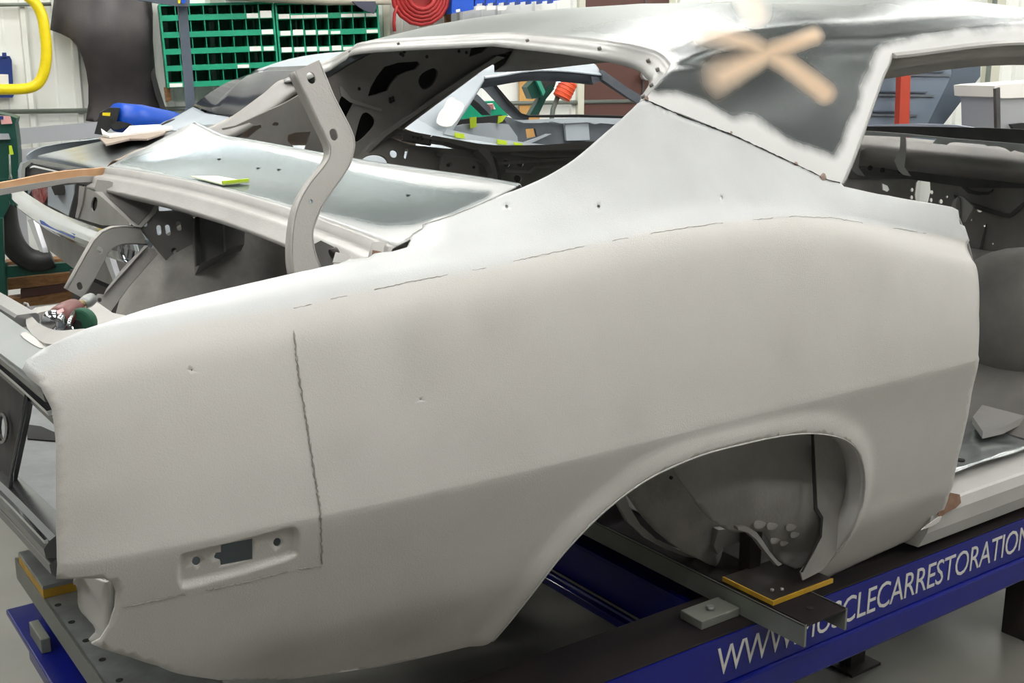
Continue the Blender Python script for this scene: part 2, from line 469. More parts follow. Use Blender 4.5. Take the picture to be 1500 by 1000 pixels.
# ceiling light fixtures
fix = []
for a in range(5):
    for b in range(6):
        e = empty('ceiling_light', 'fluorescent ceiling fixture with two white tubes, out of frame above the cars', 'ceiling light', R2W(-2.9+a*2.9, (-1.3, -.1, 2.0, 4.0, 5.3, 6.6)[b], CEIL), WA, group='ceiling fixtures'); e['local'] = 1
        bm = bmesh.new(); add_box(bm, (0, 0, -.03), (1.3, .26, .05)); bmesh_obj('housing', bm, M_ceil, e)
        for dy in (-.06, .06):
            bm = bmesh.new(); add_box(bm, (0, dy, -.075), (1.22, .06, .035))
            bmesh_obj('tube', bm, mat('tube_light', (1, .985, .955, 1), emit=LIGHT_POWER), e)

# ================================================================== MAIN CAR
car = empty('car_body', 'bare blasted two-door car shell with tan sprayed X on its roof pillar', 'car', (1.2, YC, .60))
TOX = V((-1.2, -YC, -.60))
_old_mesh = mesh
def rebase(root):
    off = root.matrix_basis.inverted()
    for c in list(root.children_recursive):
        if c.parent == root and c.type == 'MESH' and not c.get('_rb'):
            c.matrix_basis = off @ c.matrix_basis; c['_rb'] = 1
ZS = ([.28, .40, .63, .76, 1.045, 1.42, 1.70, 2.12, 2.3], [1.215, 1.25, 1.265, 1.278, 1.292, 1.322, 1.311, 1.236, 1.19])
inner_px = [(20, 545, .15), (75, 506, .16), (112, 488, .17), (190, 460, .17), (430, 400, .17), (500, 383, .18), (565, 366, .19), (603, 352, .195), (640, 322, .20), (700, 300, .20), (765, 274, .20),
            (830, 240, .20), (900, 182, .20), (943, 146, .20), (1070, 196, .175), (1160, 238, .152), (1235, 268, .13), (1300, 287, .115), (1400, 304, .105), (1460, 318, .10)]
inn = [PY(*q) for q in inner_px]
inn.sort(key=lambda p: p.x)
IX, IY, IZ = [p.x for p in inn], [p.y for p in inn], [p.z for p in inn]
def taper(x):
    t = max(0, (1.15-x)/.87); r = .055*t*t
    c = max(0, (.37-x)/.07); return r+.022*c*c
def section(x):
    zs = interp(*ZS, x); T = taper(x); iy = interp(IX, IY, x); iz = interp(IX, IZ, x)
    drop = max(0, min(1, (x-.3)/.5))
    h = zs-.97
    rv = max(0, min(1, (1.7-x)/.9))
    a = [(.21+T+.14*rv, .42), (.145+T+.12*rv, .52), (.093+T+.102*rv, .61), (.074+T+.068*rv, .675), (.054+T+.035*rv, .75), (.022+T+.008*rv, .88), (.0+T, .957), (-.001+T, .975), (.005+T, .97+h*.30), (.019+T, .97+h*.58)]
    a += [(.037+T, .97+h*.80), (.055+T, zs-.028), (.080+T, zs-.002)]
    y0, z0 = .080+T, zs-.002
    e = min(1, max(0, (iz-z0-.03)/.12))
    for f in (.22, .5, .78):
        g = f**(1+.35*e)
        a.append((y0+(iy-y0)*f, z0+(iz-z0)*(g if e > 0 else f)+.010*math.sin(math.pi*f)*(1-e)))
    a.append((iy, iz)); dy, dz = iy-a[-2][0], iz-a[-2][1]; a.append((iy+dy*.6, iz+dz*.6))
    return [V(q) for q in a]
_sec_ref = section(1.2); _L = [0]
for i in range(1, len(_sec_ref)): _L.append(_L[-1]+(_sec_ref[i]-_sec_ref[i-1]).length)
_sc = {}
def qfn(u, v):
    a = _sc.get(u)
    if a is None: a = _sc[u] = section(u)
    # arc-length parameter on the reference section -> row parameter
    v = max(0, min(_L[-1]-1e-6, v)); i = 0
    while _L[i+1] < v: i += 1
    q = cr(a, i+(v-_L[i])/(_L[i+1]-_L[i])); return V((u, q.x, q.y))
VMAX = _L[-1]
Q = Surf(qfn, [.27+i*(2.42-.27)/150 for i in range(151)], [VMAX*j/90 for j in range(91)])
def quv(pts): return [Q.hit(x, y)[:2] for x, y in pts]
q_out = [(32, 541), (38, 528), (60, 512), (112, 488), (190, 460), (300, 430), (430, 400), (455, 395), (476, 390), (488, 382), (494, 372), (510, 373), (513, 380), (540, 377), (548, 368), (575, 368), (596, 362), (601, 352), (596, 343), (580, 337), (600, 333), (624, 327), (665, 314), (700, 300), (740, 283), (765, 274), (800, 258), (830, 240), (870, 208),
         (900, 182), (925, 160), (943, 146), (1000, 171), (1070, 197), (1160, 239), (1212, 264), (1232, 268), (1236, 273), (1300, 286), (1350, 295), (1395, 303), (1404, 308), (1406, 328), (1413, 331), (1420, 352), (1424, 380), (1433, 405), (1434, 460), (1433, 520),
         (1427, 560), (1418, 610), (1405, 665), (1390, 725), (1376, 762), (1350, 783), (1300, 805), (1250, 828), (1208, 848), (1180, 856), (1150, 851)]
arch = [(1150, 851), (1178, 846), (1200, 826), (1225, 798), (1243, 770), (1256, 735), (1260, 700), (1255, 668), (1243, 648), (1222, 636), (1185, 630), (1140, 633), (1080, 645), (1020, 661), (960, 686), (920, 710), (885, 737),
        (850, 770), (812, 812), (775, 860), (742, 902), (718, 930)]
arch_s = [tuple(p[:2]) for p in smooth(arch, 4, closed=False)]
q_low = [(706, 942), (640, 958), (560, 976), (480, 988), (400, 996), (320, 996), (250, 983), (190, 962), (150, 950), (134, 943), (147, 936), (160, 915), (168, 890), (170, 868), (164, 853), (152, 847), (120, 847), (82, 848), (81, 760), (81, 640), (76, 600), (60, 568)]
q_uv = quv(q_out[:-1]) + quv(arch_s) + quv(q_low)
h_uv = [quv([(326, 803), (373, 794), (373, 826), (326, 835), (325, 827), (318, 825), (316, 820), (319, 815), (326, 814)]), quv(circ(409, 800, 6, 7, 10)), quv(circ(290, 828, 6.5, 7.5, 10))]
for c in ((742, 302), (877, 302), (1057, 289), (281, 542), (616, 585)):
    h_uv.append(quv(circ(c[0], c[1], *((2.6, 3) if c[0] > 700 else (1.3, 1.5)), 6)))
rec = quv([tuple(p[:2]) for p in smooth([(266, 818), (275, 811), (340, 796), (420, 774), (432, 775), (437, 788), (435, 806), (427, 816), (350, 840), (278, 858), (266, 856), (263, 838)], 3)])
arch_uv = quv(arch_s); upper_uv = None
crack_px = [(-30, 560), (60, 545), (120, 520), (180, 498), (300, 470), (430, 452), (500, 435), (600, 413), (700, 395), (800, 372), (900, 352), (1000, 334), (1070, 325), (1160, 317), (1220, 319), (1300, 333), (1360, 342), (1410, 350), (1500, 365)]
up_uv = quv(crack_px[1:-1]); up_uv = [(.2, up_uv[0][1])]+up_uv+[(2.5, up_uv[-1][1]), (2.5, 2.5), (.2, 2.5)]
rx0, rx1 = min(p[0] for p in rec)-.012, max(p[0] for p in rec)+.012; ry0, ry1 = min(p[1] for p in rec)-.012, max(p[1] for p in rec)+.012
extra = []
for i in range(int((rx1-rx0)/.0028)):
    for j in range(int((ry1-ry0)/.0028)):
        p = (rx0+i*.0028+(j % 2)*.0014, ry0+j*.0028)
        if abs(sdist(p, rec)) < .010 and not any(pdist(p, H) < .0012 for H in h_uv): extra.append(p)
for i in range(1, len(arch_uv)-1):
    a_, b_ = V(arch_uv[i-1]), V(arch_uv[i+1]); t_ = b_-a_; L_ = t_.length
    if L_ < 1e-5: continue
    n_ = V((-t_.y, t_.x))/L_
    for sg in (1, -1):
        for dd_ in (.004, .009, .016): extra.append(tuple(V(arch_uv[i])+n_*dd_*sg))
ov, of = fill2d(q_uv, h_uv, .0125, .0125, extra)
vs = []
for p in ov:
    q = qfn(p.x, p.y); e = 1e-3
    n = (qfn(p.x+e, p.y)-q).cross(qfn(p.x, p.y+e)-q).normalized()
    if n.y > 0 and p.y < VMAX*.6: n = -n
    if n.dot(CAM-q) < 0: n = -n
    d = sdist(p, rec)
    if d > -.004: t_ = max(0, min(1, (d+.003)/.007)); q = q-n*.008*(t_*t_*(3-2*t_))
    da = pdist(p, arch_uv, False)
    if da < .045: q = q+n*.012*(1-(da/.045)**2)**2
    if 1.15 < p.x < 2.1: pass
    vs.append(q)
of = face_cam(vs, of)
qp = mesh('quarter_panel', vs, of, M_primer, car, sm=True, th=.003, off=-1)
uvd = {i: p for i, p in enumerate(ov)}
a = qp.data.attributes.new('upper', 'FLOAT', 'POINT')
a.data.foreach_set('value', [sdist(p, up_uv) for p in ov])
SM = [quv([(x, y)])[0]+(r,) for x, y, r in ((125, 655, .01), (140, 745, .0), (610, 505, .01), (470, 525, .0), (720, 480, -.01), (1290, 400, -.02), (130, 600, -.01), (500, 660, -.02), (930, 620, -.02), (1150, 520, -.03), (600, 930, .03), (400, 960, .03))]
a = qp.data.attributes.new('smudge', 'FLOAT', 'POINT')
a.data.foreach_set('value', [max(r-.0-math.hypot(p[0]-x, p[1]-y)*.9 for x, y, r in SM) for p in ov])
# wheel-arch flange turned inwards
fl = [Q.hit(x, y)[2:] for x, y in arch_s]
rows = []
for k in range(5):
    r = []
    for i, (p, n) in enumerate(fl):
        q = p+n*.011; r.append(q+V((0, [0, .002, .012, .030, .045][k], 0))+n*[0, .004, .002, 0, 0][k])
    rows.append(r)
grid('wheel_arch_lip', rows, M_primer, car, th=.003)
# cracked filler lines and weld beads lying on the panel
def seam(name, px, r, m, jit=.6, gap=0, step=4, parent=car, lift=.0006):
    pts = []; out = []
    for i in range(len(px)-1):
        a, b = V(px[i]), V(px[i+1]); n = max(1, int((b-a).length/step))
        for k in range(n): pts.append(a+(b-a)*(k/n))
    run = []; objs = []
    vs = []; fs = []
    for i, p in enumerate(pts):
        if gap and math.sin(i*.37*4/step+1.3)+math.sin(i*.13+2) < -gap: run = []; continue
        h = Q.hit(p.x+random.uniform(-jit, jit), p.y+random.uniform(-jit, jit)); c = h[2]+h[3]*lift
        t = V((1, 0, 0)) if len(run) == 0 else (c-run[-1]).normalized()
        s_ = t.cross(h[3]).normalized(); rr = r*random.uniform(.5, 1.3)
        b = len(vs); vs += [c-s_*rr, c+h[3]*rr*.6, c+s_*rr]
        if run: fs += [(b-3, b-2, b+1, b), (b-2, b-1, b+2, b+1)]
        run.append(c)
    return mesh(name, vs, fs, m, parent)
seam('cracked_filler_line', crack_px[5:17], .0006, M_crack, .7, gap=.55)
seam('vertical_weld_bead', [(430, 486), (436, 540), (444, 590), (452, 640), (460, 690), (468, 740), (470, 768), (472, 828)], .0016, M_bead, 1.2)
seam('weld_crack', [(430, 486), (436, 540), (444, 590), (452, 640), (460, 690), (468, 740), (470, 768)], .0008, M_crack, 1.4, lift=.0018)
seam('lower_weld_bead', [(182, 888), (260, 872), (350, 854), (430, 834), (474, 828)], .0016, M_bead, .8, gap=1.2)
# roof joint: open gap between quarter panel and sail panel
seam('roof_joint_gap', [(944, 146), (1000, 171), (1070, 197), (1160, 239), (1212, 264), (1234, 269)], .0016, M_hole, .4, lift=.0015)
for x, y, r_ in ((1205, 261, .010), (1166, 241, .006), (947, 145, .006), (1071, 195, .004)):
    h = Q.hit(x, y); vs = []; bm = bmesh.new(); bmesh.ops.create_icosphere(bm, subdivisions=2, radius=r_)
    for v in bm.verts: v.co = v.co*random.uniform(.7, 1.2); v.co.y *= .4; v.co += h[2]
    bmesh_obj('rusty_weld_blob', bm, mat('weld_blob', (.36, .28, .23, 1), .7), car)
seam('window_trough_seam', [(582, 337), (624, 328), (665, 315), (700, 301), (730, 288)], .0009, M_crack, .2)

# ------------------------------------------------------------------ roof with sail panels
def rc(x):  # drip-rail height along x
    return interp([1.66, 2.2, 2.8, 3.4, 3.8], [1.588, 1.614, 1.645, 1.62, 1.58], x)
cols = []
def roofrows(x, zd, crown, y0=.27, x5=None):
    x5 = x5 or x; ys = [y0, y0+.028, y0+.09, y0+.20, y0+.40, YC]; zz = [0, .34, .60, .80, .94, 1.0]
    return [V((x+(x5-x)*((y-y0)/(YC-y0))**.7, y, zd+crown*f)) for y, f in zip(ys, zz)]
A = [PY(943, 146, .20), PY(962, 124, .22), PY(975, 108, .24), PY(982, 97, .26), PY(979, 89, .28), PY(955, 73, .34), PY(870, 57, .50), PY(745, 47, .965)]
def mk(R0, R1, R2, x5, crown):
    rr = roofrows(R2.x, R2.z, crown, R2.y, x5); return [R0, R0*.5+R1*.5+V((0, -.004, .0)), R1*.45+R2*.55]+[R2]+rr[1:3]+[rr[3]*.5+rr[4]*.5, rr[5]]
B = mk(PY(1040, 184, .180), PY(1065, 130, .225), PY(1085, 92, .262), 1.88, .125)
Cc = mk(PY(1140, 230, .157), PY(1175, 150, .212), PY(1200, 84, .262), 2.06, .14)
D = mk(PY(1236, 269, .13), PY(1272, 170, .20), PY(1307, 80, .262), 2.28, .14)
def far(x, x5, crown):
    z = rc(x); R2 = V((x, .262, z)); return mk(V((x, .1, z-.3)), V((x, .19, z-.14)), R2, x5, crown)
cols = [A, B, Cc, D, far(2.62, 2.67, .135), far(3.05, 3.10, .125), far(3.40, 3.48, .10)]
NV = len(A)-1
def rfn(u, v): return cr([cr(c, v) for c in cols], u)
RU = [i/12 for i in range(12*6+1)]; RV = [j/8 for j in range(8*NV+1)]
RS = Surf(rfn, [i/24 for i in range(24*6+1)], [j/16 for j in range(16*NV+1)])
vs = []; fs = []; idx = {}
us = [i/48 for i in range(48*3+1)]+[3+i/12 for i in range(1, 37)]; vv = [j/40 for j in range(40*3)]+[3+j/14 for j in range(14*(NV-3)+1)]
zinc_px = [(985, 85), (965, 120), (955, 133), (990, 135), (1020, 145), (1060, 165), (1075, 172), (1100, 172), (1130, 190), (1165, 212), (1200, 222), (1222, 232), (1232, 215), (1245, 190), (1262, 145), (1268, 120), (1283, 80), (1295, 66), (1330, 58), (1400, 46), (1520, 32), (1500, 22), (1300, 1), (1200, -20), (900, -40), (620, 10), (545, 50), (560, 54), (620, 47), (750, 43), (900, 56)]
zinc_px = [tuple(p[:2]) for p in smooth(zinc_px, 3)]
X1 = [(1035, 44), (1100, 66), (1150, 92), (1208, 136)]; X2 = [(1192, 52), (1130, 76), (1090, 96), (1060, 112)]
spot = [(1100, 6), (1106, 20)]
polish = [(640, 30), (760, 18), (1000, 14), (1250, 30), (1500, 40), (1500, -50), (560, -50), (560, 45)]
A1, A2, A3, A4 = [], [], [], []
zn_deep = [(940, 30), (1000, 42), (1200, 50), (1320, 38), (1290, 62), (1240, 200), (1130, 180), (1040, 140), (970, 110), (985, 80)]
for mirr in (0, 1):
    for i, u in enumerate(us):
        for j, v in enumerate(vv):
            if mirr and j == len(vv)-1: idx[(1, i, j)] = idx[(0, i, j)]; continue
            p = rfn(u, v)
            if j == len(vv)-1: p.y = YC
            idx[(mirr, i, j)] = len(vs)
            vs.append(mirror(p) if mirr else p)
            px = to_px(p)
            fr = 2.6/1700
            if not mirr:
                A1.append(sdist(px, zinc_px)*fr)
                fa = max(0, min(1, (px[0]-1040)/160)); fb_ = max(0, min(1, (1150-px[0])/100)); d = min((pdist(px, X1, False)-6-7*fa)*(.35+.65*fa), (pdist(px, X2, False)-10-5*fb_)*(1-.66*fb_), (pdist(px, spot, False)-9)*.5)
                A3.append(-d*fr)
                A2.append((60-38*max(0, min(1, (px[0]-820)/220))-px[1])*fr)
            else: A1.append(.05); A3.append(-.5); A2.append(.1)
    for i in range(len(us)-1):
        for j in range(len(vv)-1):
            if us[i] >= (2.5 if mirr else 3)-1e-6 and vv[j] < 3-1e-6: continue
            f = (idx[(mirr, i, j)], idx[(mirr, i+1, j)], idx[(mirr, i+1, j+1)], idx[(mirr, i, j+1)])
            fs.append(tuple(reversed(f)) if mirr else f)
fs = face_cam(vs, fs)
rf = mesh('roof_panel', vs, fs, M_roof, car, sm=True, th=.004, off=-1)
for nm, arr in (('zinc', A1), ('polish', A2), ('tan', A3)):
    a = rf.data.attributes.new(nm, 'FLOAT', 'POINT'); a.data.foreach_set('value', arr)
# window-frame returns: rear edge of the roof folds down into the backlight channel
edge = [rfn(0, NV*k/40) for k in range(41)]; edge = edge+[mirror(p) for p in reversed(edge[:-1])]
n_ = len(edge); rows = []
def chan(k):
    r = []
    for i, p in enumerate(edge):
        c = abs(i-(n_-1)/2)/((n_-1)/2)          # 1 at the belt, 0 at centre
        side = 1 if i < n_/2 else -1
        inw = V((-.55*(1-c), side*.8*min(1, c*1.3), -.10)).normalized()
        dn = V((-.15, side*.12, -.32-.0*c)).normalized()
        a_, b_ = [(0, 0), (.002, .009), (.004, .015), (.013, .017), (.022, .020), (.024, .034)][k]
        sc_ = 1.0 if c < .8 else max(.25, 1-(c-.8)*3.6)
        r.append(p+(inw*a_+dn*b_)*sc_)
    return r
rows = [chan(k) for k in range(6)]
grid('backlight_channel', rows, mat('channel_steel', (.36, .36, .345, 1), .42, .3, col2=(.30, .30, .285, 1), vs=9), car, th=.002)
for k in (2, 9, 22, 27, 33, 38, 44, 50):
    a_ = rows[3][k]; cyl('channel_screw', a_, a_+V((-.003, 0, .006)), .004, M_dark, car, n=8)
# drip rails / quarter-window frame, both sides
sf = [rfn(3, v*3/20) for v in range(21)]
sf2 = [rfn(2.5, v*3/20) for v in range(21)]
rail = [rfn(3+u*3/24, 3) for u in range(25)]
rail2 = [rfn(2.5+u*.5/6, 3) for u in range(6)]+rail
def both(name, pts, prof, m, **k):
    for q in (0, 1):
        P_ = [mirror(p) for p in rail2] if q else pts
        sweep(name, P_, [((-a_ if q else a_), b_) for a_, b_ in prof], m, car, side=V((0, 1, 0)), **k)
both('drip_rail', rail, [(0, .004), (-.012, -.002), (-.012, -.008), (.004, -.008)], M_bare)
# inner header under the rail
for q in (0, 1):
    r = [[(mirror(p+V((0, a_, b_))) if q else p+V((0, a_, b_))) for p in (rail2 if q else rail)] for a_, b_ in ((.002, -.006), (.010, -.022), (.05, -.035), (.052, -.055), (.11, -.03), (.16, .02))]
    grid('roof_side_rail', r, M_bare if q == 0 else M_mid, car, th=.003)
# sail-panel door-edge return (weatherstrip channel)
for q in (0, 1):
    r = []
    for a_, b_, c_ in ((0, 0, 0), (.010, .010, -.002), (.016, .012, -.004), (.018, .026, -.006), (.032, .040, -.008)):
        r.append([(mirror(p+V((a_, b_, c_))) if q else p+V((a_, b_, c_))) for p in (sf2 if q else sf)])
    grid('window_frame_return', r, M_bare, car, th=.003)
# windshield header and pillars (out of frame to the right)
hd = [rfn(6, 3+k*(NV-3)/16) for k in range(17)]; hd = hd+[mirror(p) for p in reversed(hd[:-1])]
sweep('windshield_header', hd, [(0, 0), (.03, -.03), (-.06, -.05), (-.08, -.01)], M_bare, car, side=V((1, 0, 0)))
for q in (0, 1):
    pts = [V((3.40, .262, 1.61)), V((3.52, .22, 1.52)), V((3.64, .17, 1.42)), V((3.72, .14, 1.34))]
    if q: pts = [mirror(p) for p in pts]
    sweep('windshield_pillar', pts, [(-.03, -.02), (.03, -.02), (.03, .03), (-.03, .03)], M_bare, car)

# ------------------------------------------------------------------ far-side flare that carries the far sail panel
jv = [_L[-3-k] for k in (0, 1, 2, 3)]
fr_rows = []
for k in range(9):
    v = _L[-2]-.011*k*1.6
    fr_rows.append([mirror(qfn(.93+i*.012, v)) for i in range(82)])
grid('far_quarter_flare', fr_rows, M_roof, car, th=.003)
fe = [mirror(qfn(.93+i*.012, _L[-2])) for i in range(46)]
r = [[p+V(d) for p in fe] for d in ((0, 0, 0), (.006, -.006, -.010), (.020, -.016, -.016), (.032, -.028, -.020), (.034, -.030, -.036))]
grid('backlight_channel', r, M_bare, car, th=.002)

# ------------------------------------------------------------------ deck panel between backlight and trunk opening
yn, yf = .20, 2*YC-.20
def deckp(t, s_):     # t: 0 rear ridge .. 1 backlight edge ; s_: -1 near .. 1 far
    a = abs(s_); y = YC+s_*(YC-.205)
    xr = .900+.030*(1-a**2); zr = 1.303+.012*(1-a*a)
    xf = 1.235-.10*a**3; zf = 1.362+.022*a**2
    y2 = YC+s_*(YC-.205)
    p = V((xr+(xf-xr)*t, y2, zr+(zf-zr)*t))
    p.z += -.026*math.sin(math.pi*t)*(1-a**4)+.0*t
    p.z += (.05*max(0, a-.86)/.14*t*.5 if s_ > 0 else 0)+.0114*(1+s_)
    return p
NT, NS = 24, 90
zd = [(150, 246), (200, 226), (290, 205), (335, 206), (480, 241), (620, 272), (718, 281), (716, 290), (660, 315), (604, 331), (560, 333), (430, 303), (290, 268), (165, 240)]
rows = [[deckp(t/NT, -1+2*s_/NS) for s_ in range(NS+1)] for t in range(NT+1)]
dk = grid('deck_filler_panel', rows, M_deck, car, th=.003)
set_attr(dk, 'zinc', lambda c: sdist(to_px(c), zd)*.0016)
lip = [rows[-1][k] for k in range(NS+1)]
grid('backlight_lower_lip', [[p+V(d) for p in lip] for d in ((0, 0, 0), (.008, 0, .004), (.014, 0, -.004), (.018, 0, -.025), (.045, 0, -.030))], M_deck, car, th=.002)
ridge = rows[0]
grid('trunk_gutter', [[p+V(d) for p in ridge] for d in ((0, 0, 0), (-.007, 0, -.003), (-.012, 0, -.016), (-.016, 0, -.021), (-.032, 0, -.022), (-.040, 0, -.026), (-.044, 0, -.040), (-.058, 0, -.046), (-.060, 0, -.052), (-.02, 0, -.07))], M_bare, car, th=.002)
for x, y in ((323, 232), (378, 245), (409, 251), (599, 284)):
    p = None
    for t in range(1, NT):
        for s_ in range(1, NS):
            q = rows[t][s_]; u = to_px(q); d = abs(u[0]-x)+abs(u[1]-y)
            if p is None or d < p[0]: p = (d, q)
    cyl('trim_stud_hole', p[1]+V((0, 0, -.001)), p[1]+V((0, 0, .0022)), .006, M_hole, car, n=8)
# far side of the trunk opening: tan filler strip over its gutter rail
pY = plY((0, 270, 1.745), (150, 255, 1.745), (0, 300, 1.745))
plate('tan_filler_strip', [(-60, 272), (0, 268), (60, 256), (100, 250), (140, 247), (157, 246), (158, 258), (151, 261), (130, 258), (100, 262), (50, 270), (0, 276), (-60, 290)], pY, M_tan, car, th=.02, sm=2)
plate('far_gutter_rail', [(-60, 291), (0, 277), (60, 267), (122, 258), (140, 258), (165, 263), (160, 270), (140, 266), (100, 268), (50, 277), (0, 286), (-60, 301)], plY((0, 270, 1.735), (150, 255, 1.735), (0, 300, 1.735)), M_bare, car, th=.014)

# ------------------------------------------------------------------ deck-lid hinges
def goose(name, left, right, pf, slots, m, lab=None):
    o = plate(name, left+right[::-1], pf, m, car, holes=slots, th=.004)
    if lab: o['label'] = lab
    n = (pf(300, 300)-pf(200, 300)).cross(pf(200, 200)-pf(200, 300)).normalized()
    if n.dot(CAM-pf(450, 250)) > 0: n = -n
    for e in (left, right):
        r = [[pf(*q)+n*d for q in e] for d in (0, .010, .024)]
        grid('hinge_flange', r, m, o, th=.003)
    return o
L_ = [(432, 104), (450, 142), (468, 180), (481, 207), (484, 221), (481, 233), (473, 245), (456, 266), (444, 285), (436, 303), (431, 325), (428, 353), (428, 380), (431, 402)]
R_ = [(467, 88), (477, 112), (489, 141), (503, 168), (514, 190), (519, 206), (518, 222), (511, 243), (497, 265), (480, 289), (468, 310), (461, 328), (458, 343), (461, 368), (470, 392)]
sl = [slot(456, 114, 12, 18, -.42), slot(489, 197, 11, 18, -.3), circ(455, 295, 3.2, 3.6, 10)]
L2_ = [tuple(p) for p in smooth([q+(0,) for q in L_], 3, closed=False)]; L2_ = [(p[0], p[1]) for p in L2_]
R2_ = [tuple(p) for p in smooth([q+(0,) for q in R_], 3, closed=False)]; R2_ = [(p[0], p[1]) for p in R2_]
goose('trunk_hinge_arm', L2_, R2_, plY((450, 100, .36), (450, 400, .29), (520, 220, .33)), sl, M_arm)
La = [(98, 424), (112, 398), (126, 373), (138, 352), (150, 340), (166, 333), (185, 332), (206, 334)]
Ra = [(122, 437), (136, 412), (150, 386), (158, 370), (166, 362), (178, 358), (196, 357), (216, 358)]
goose('trunk_hinge_arm', La, Ra, plY((100, 424, 1.50), (150, 340, 1.50), (210, 345, 1.50)), [slot(117, 419, 8, 12, -.35), slot(146, 366, 8, 11, -.4)], M_arm)
# hinge pocket in the near corner
plate('hinge_pocket_wall', [(455, 360), (470, 352), (490, 362), (494, 374), (486, 388), (470, 396), (455, 396)], plY((450, 350, .34), (500, 360, .30), (460, 400, .30)), M_dark2, car, th=.003)
plate('pocket_gusset', [(488, 384), (492, 369), (512, 373), (514, 380), (540, 376), (543, 360), (545, 355), (570, 354), (590, 350), (600, 358), (592, 364), (575, 370), (548, 376), (515, 385)], plY((480, 370, .235), (600, 350, .235), (520, 385, .225)), M_primer, car, th=.003)
plate('rust_patch', [(546, 366), (556, 368), (567, 371), (558, 374), (545, 374)], plY((480, 370, .228), (600, 350, .228), (520, 385, .218)), M_rust, car, th=.001)
cyl('gas_strut_stub', PY(485, 372, .29), PY(494, 368, .29), .008, M_black, car)

# ------------------------------------------------------------------ trunk interior
pG = plY((200, 330, 1.52), (290, 322, 1.48), (261, 403, 1.48))
plate('hinge_gusset', [(200, 330), (226, 303), (231, 293), (259, 300), (286, 321), (290, 389), (261, 403)], pG, M_mid, car, th=.02,
      holes=[circ(213, 329, 3.2, 3.4, 10), circ(255, 367, 4, 4.4, 12), slot(233, 337, 7, 15, -.1), slot(246, 337, 7, 16, -.15), slot(262, 331, 7, 14, -.2), [(232, 299), (240, 296), (255, 302), (252, 308), (233, 309)]])
plate('hinge_strap', [(138, 278), (142, 263), (160, 265), (226, 292), (226, 305), (202, 329), (190, 322), (152, 284)], plY((140, 270, 1.6), (226, 292, 1.53), (200, 330, 1.53)), M_mid, car, th=.008)
plate('hinge_strap_rib', [(138, 280), (150, 281), (158, 290), (196, 325), (203, 330), (222, 309), (229, 294), (233, 300), (228, 312), (206, 334), (198, 333), (152, 291)], plY((140, 270, 1.58), (226, 292, 1.515), (200, 330, 1.515)), M_arm, car, th=.006)
plate('shock_mount_box', [(286, 318), (320, 316), (359, 329), (358, 357), (330, 366), (328, 370), (292, 388)], plY((286, 318, 1.45), (359, 329, 1.42), (292, 388, 1.38)), M_mid, car, th=.10)
plate('shock_mount_box_side', [(286, 318), (292, 316), (294, 386), (288, 388)], plY((286, 318, 1.43), (359, 329, 1.42), (292, 388, 1.36)), M_dark2, car, th=.01)
plate('shock_mount_seam', [(326, 326), (329, 326), (331, 368), (328, 369)], plY((286, 318, 1.443), (359, 329, 1.413), (292, 388, 1.373)), M_bare, car, th=.003)
box('trunk_bulkhead', (1.62, .45, .82), (1.63, 1.73, 1.28), M_mid, car)
plate('far_trunk_side', [(255, 300), (290, 285), (560, 375), (560, 480), (240, 480), (250, 420)], Ypl(1.775), mat('trunk_grey', (.30, .30, .29, 1), .5, .3, col2=(.24, .235, .23, 1), vs=4), car, th=.01)
plate('bulkhead_slot', [(377, 385), (381, 392), (386, 389), (389, 410), (383, 412), (379, 395)], Ypl(1.765), M_hole, car, th=.002)
# wheelhouse dome (far)
bm = bmesh.new(); bmesh.ops.create_uvsphere(bm, u_segments=48, v_segments=24, radius=1)
for v in bm.verts: v.co = V((v.co.x*.37, v.co.y*.20, v.co.z*.36))+V((1.20, 1.56, .86))
bmesh_obj('far_wheelhouse', bm, M_wheelh, car, sm=True)
plate('diagonal_brace', [(136, 438), (143, 430), (152, 431), (216, 360), (226, 366), (231, 371), (190, 418), (162, 456), (162, 466), (150, 458), (140, 448)], plY((140, 440, 1.36), (220, 365, 1.40), (160, 460, 1.34)), M_mid, car, th=.012, holes=[circ(146, 439, 3, 3.4, 10)])
plate('brace_flange', [(152, 431), (216, 360), (212, 359), (180, 392), (155, 424)], plY((140, 440, 1.345), (220, 365, 1.385), (160, 460, 1.325)), M_bare, car, th=.01)
# trunk floor and rear cross-member ledge
fl_ = box('trunk_floor', (.42, .25, .80), (1.60, 1.73, .815), mat('trunk_floor_grey', (.25, .265, .27, 1), .45, .3, col2=(.19, .2, .205, 1), vs=9, bump=.3, bs=40), car)
plate('rear_ledge', [(36, 462), (52, 452), (100, 445), (142, 442), (165, 458), (185, 462), (180, 480), (110, 500), (60, 500)], Zpl(1.13), M_bare, car, th=.01)
plate('ledge_back_flange', [(40, 458), (52, 450), (100, 443), (112, 442), (113, 448), (60, 457), (45, 462)], Zpl(1.145), M_bare, car, th=.012)
sweep('latch_channel', [PZ(-60, 408, 1.20), PZ(0, 443, 1.20), PZ(40, 467, 1.20)], [(-.018, -.012), (.018, -.012), (.018, .004), (.014, .008), (-.014, .008), (-.018, .004)], mat('latch_channel_steel', (.33, .33, .33, 1), .3, .7), car)
plate('gutter_corner', [(38, 467), (45, 462), (55, 472), (70, 480), (90, 484), (123, 481), (124, 485), (105, 494), (85, 502), (66, 503), (50, 492), (40, 480)], plane(PZ(38, 467, 1.20), PZ(124, 484, 1.24), PY(66, 503, .20)), M_bare, car, th=.006, sm=2)
plate('tail_top_panel', [(-60, 425), (0, 456), (20, 470), (42, 485), (60, 500), (82, 506), (112, 488), (110, 500), (60, 525), (32, 541), (28, 538), (0, 517), (-60, 480)], plane(PY(32, 541, .14), PY(85, 504, .2), PX(-60, 430, .36)), M_deck, car, th=.006)
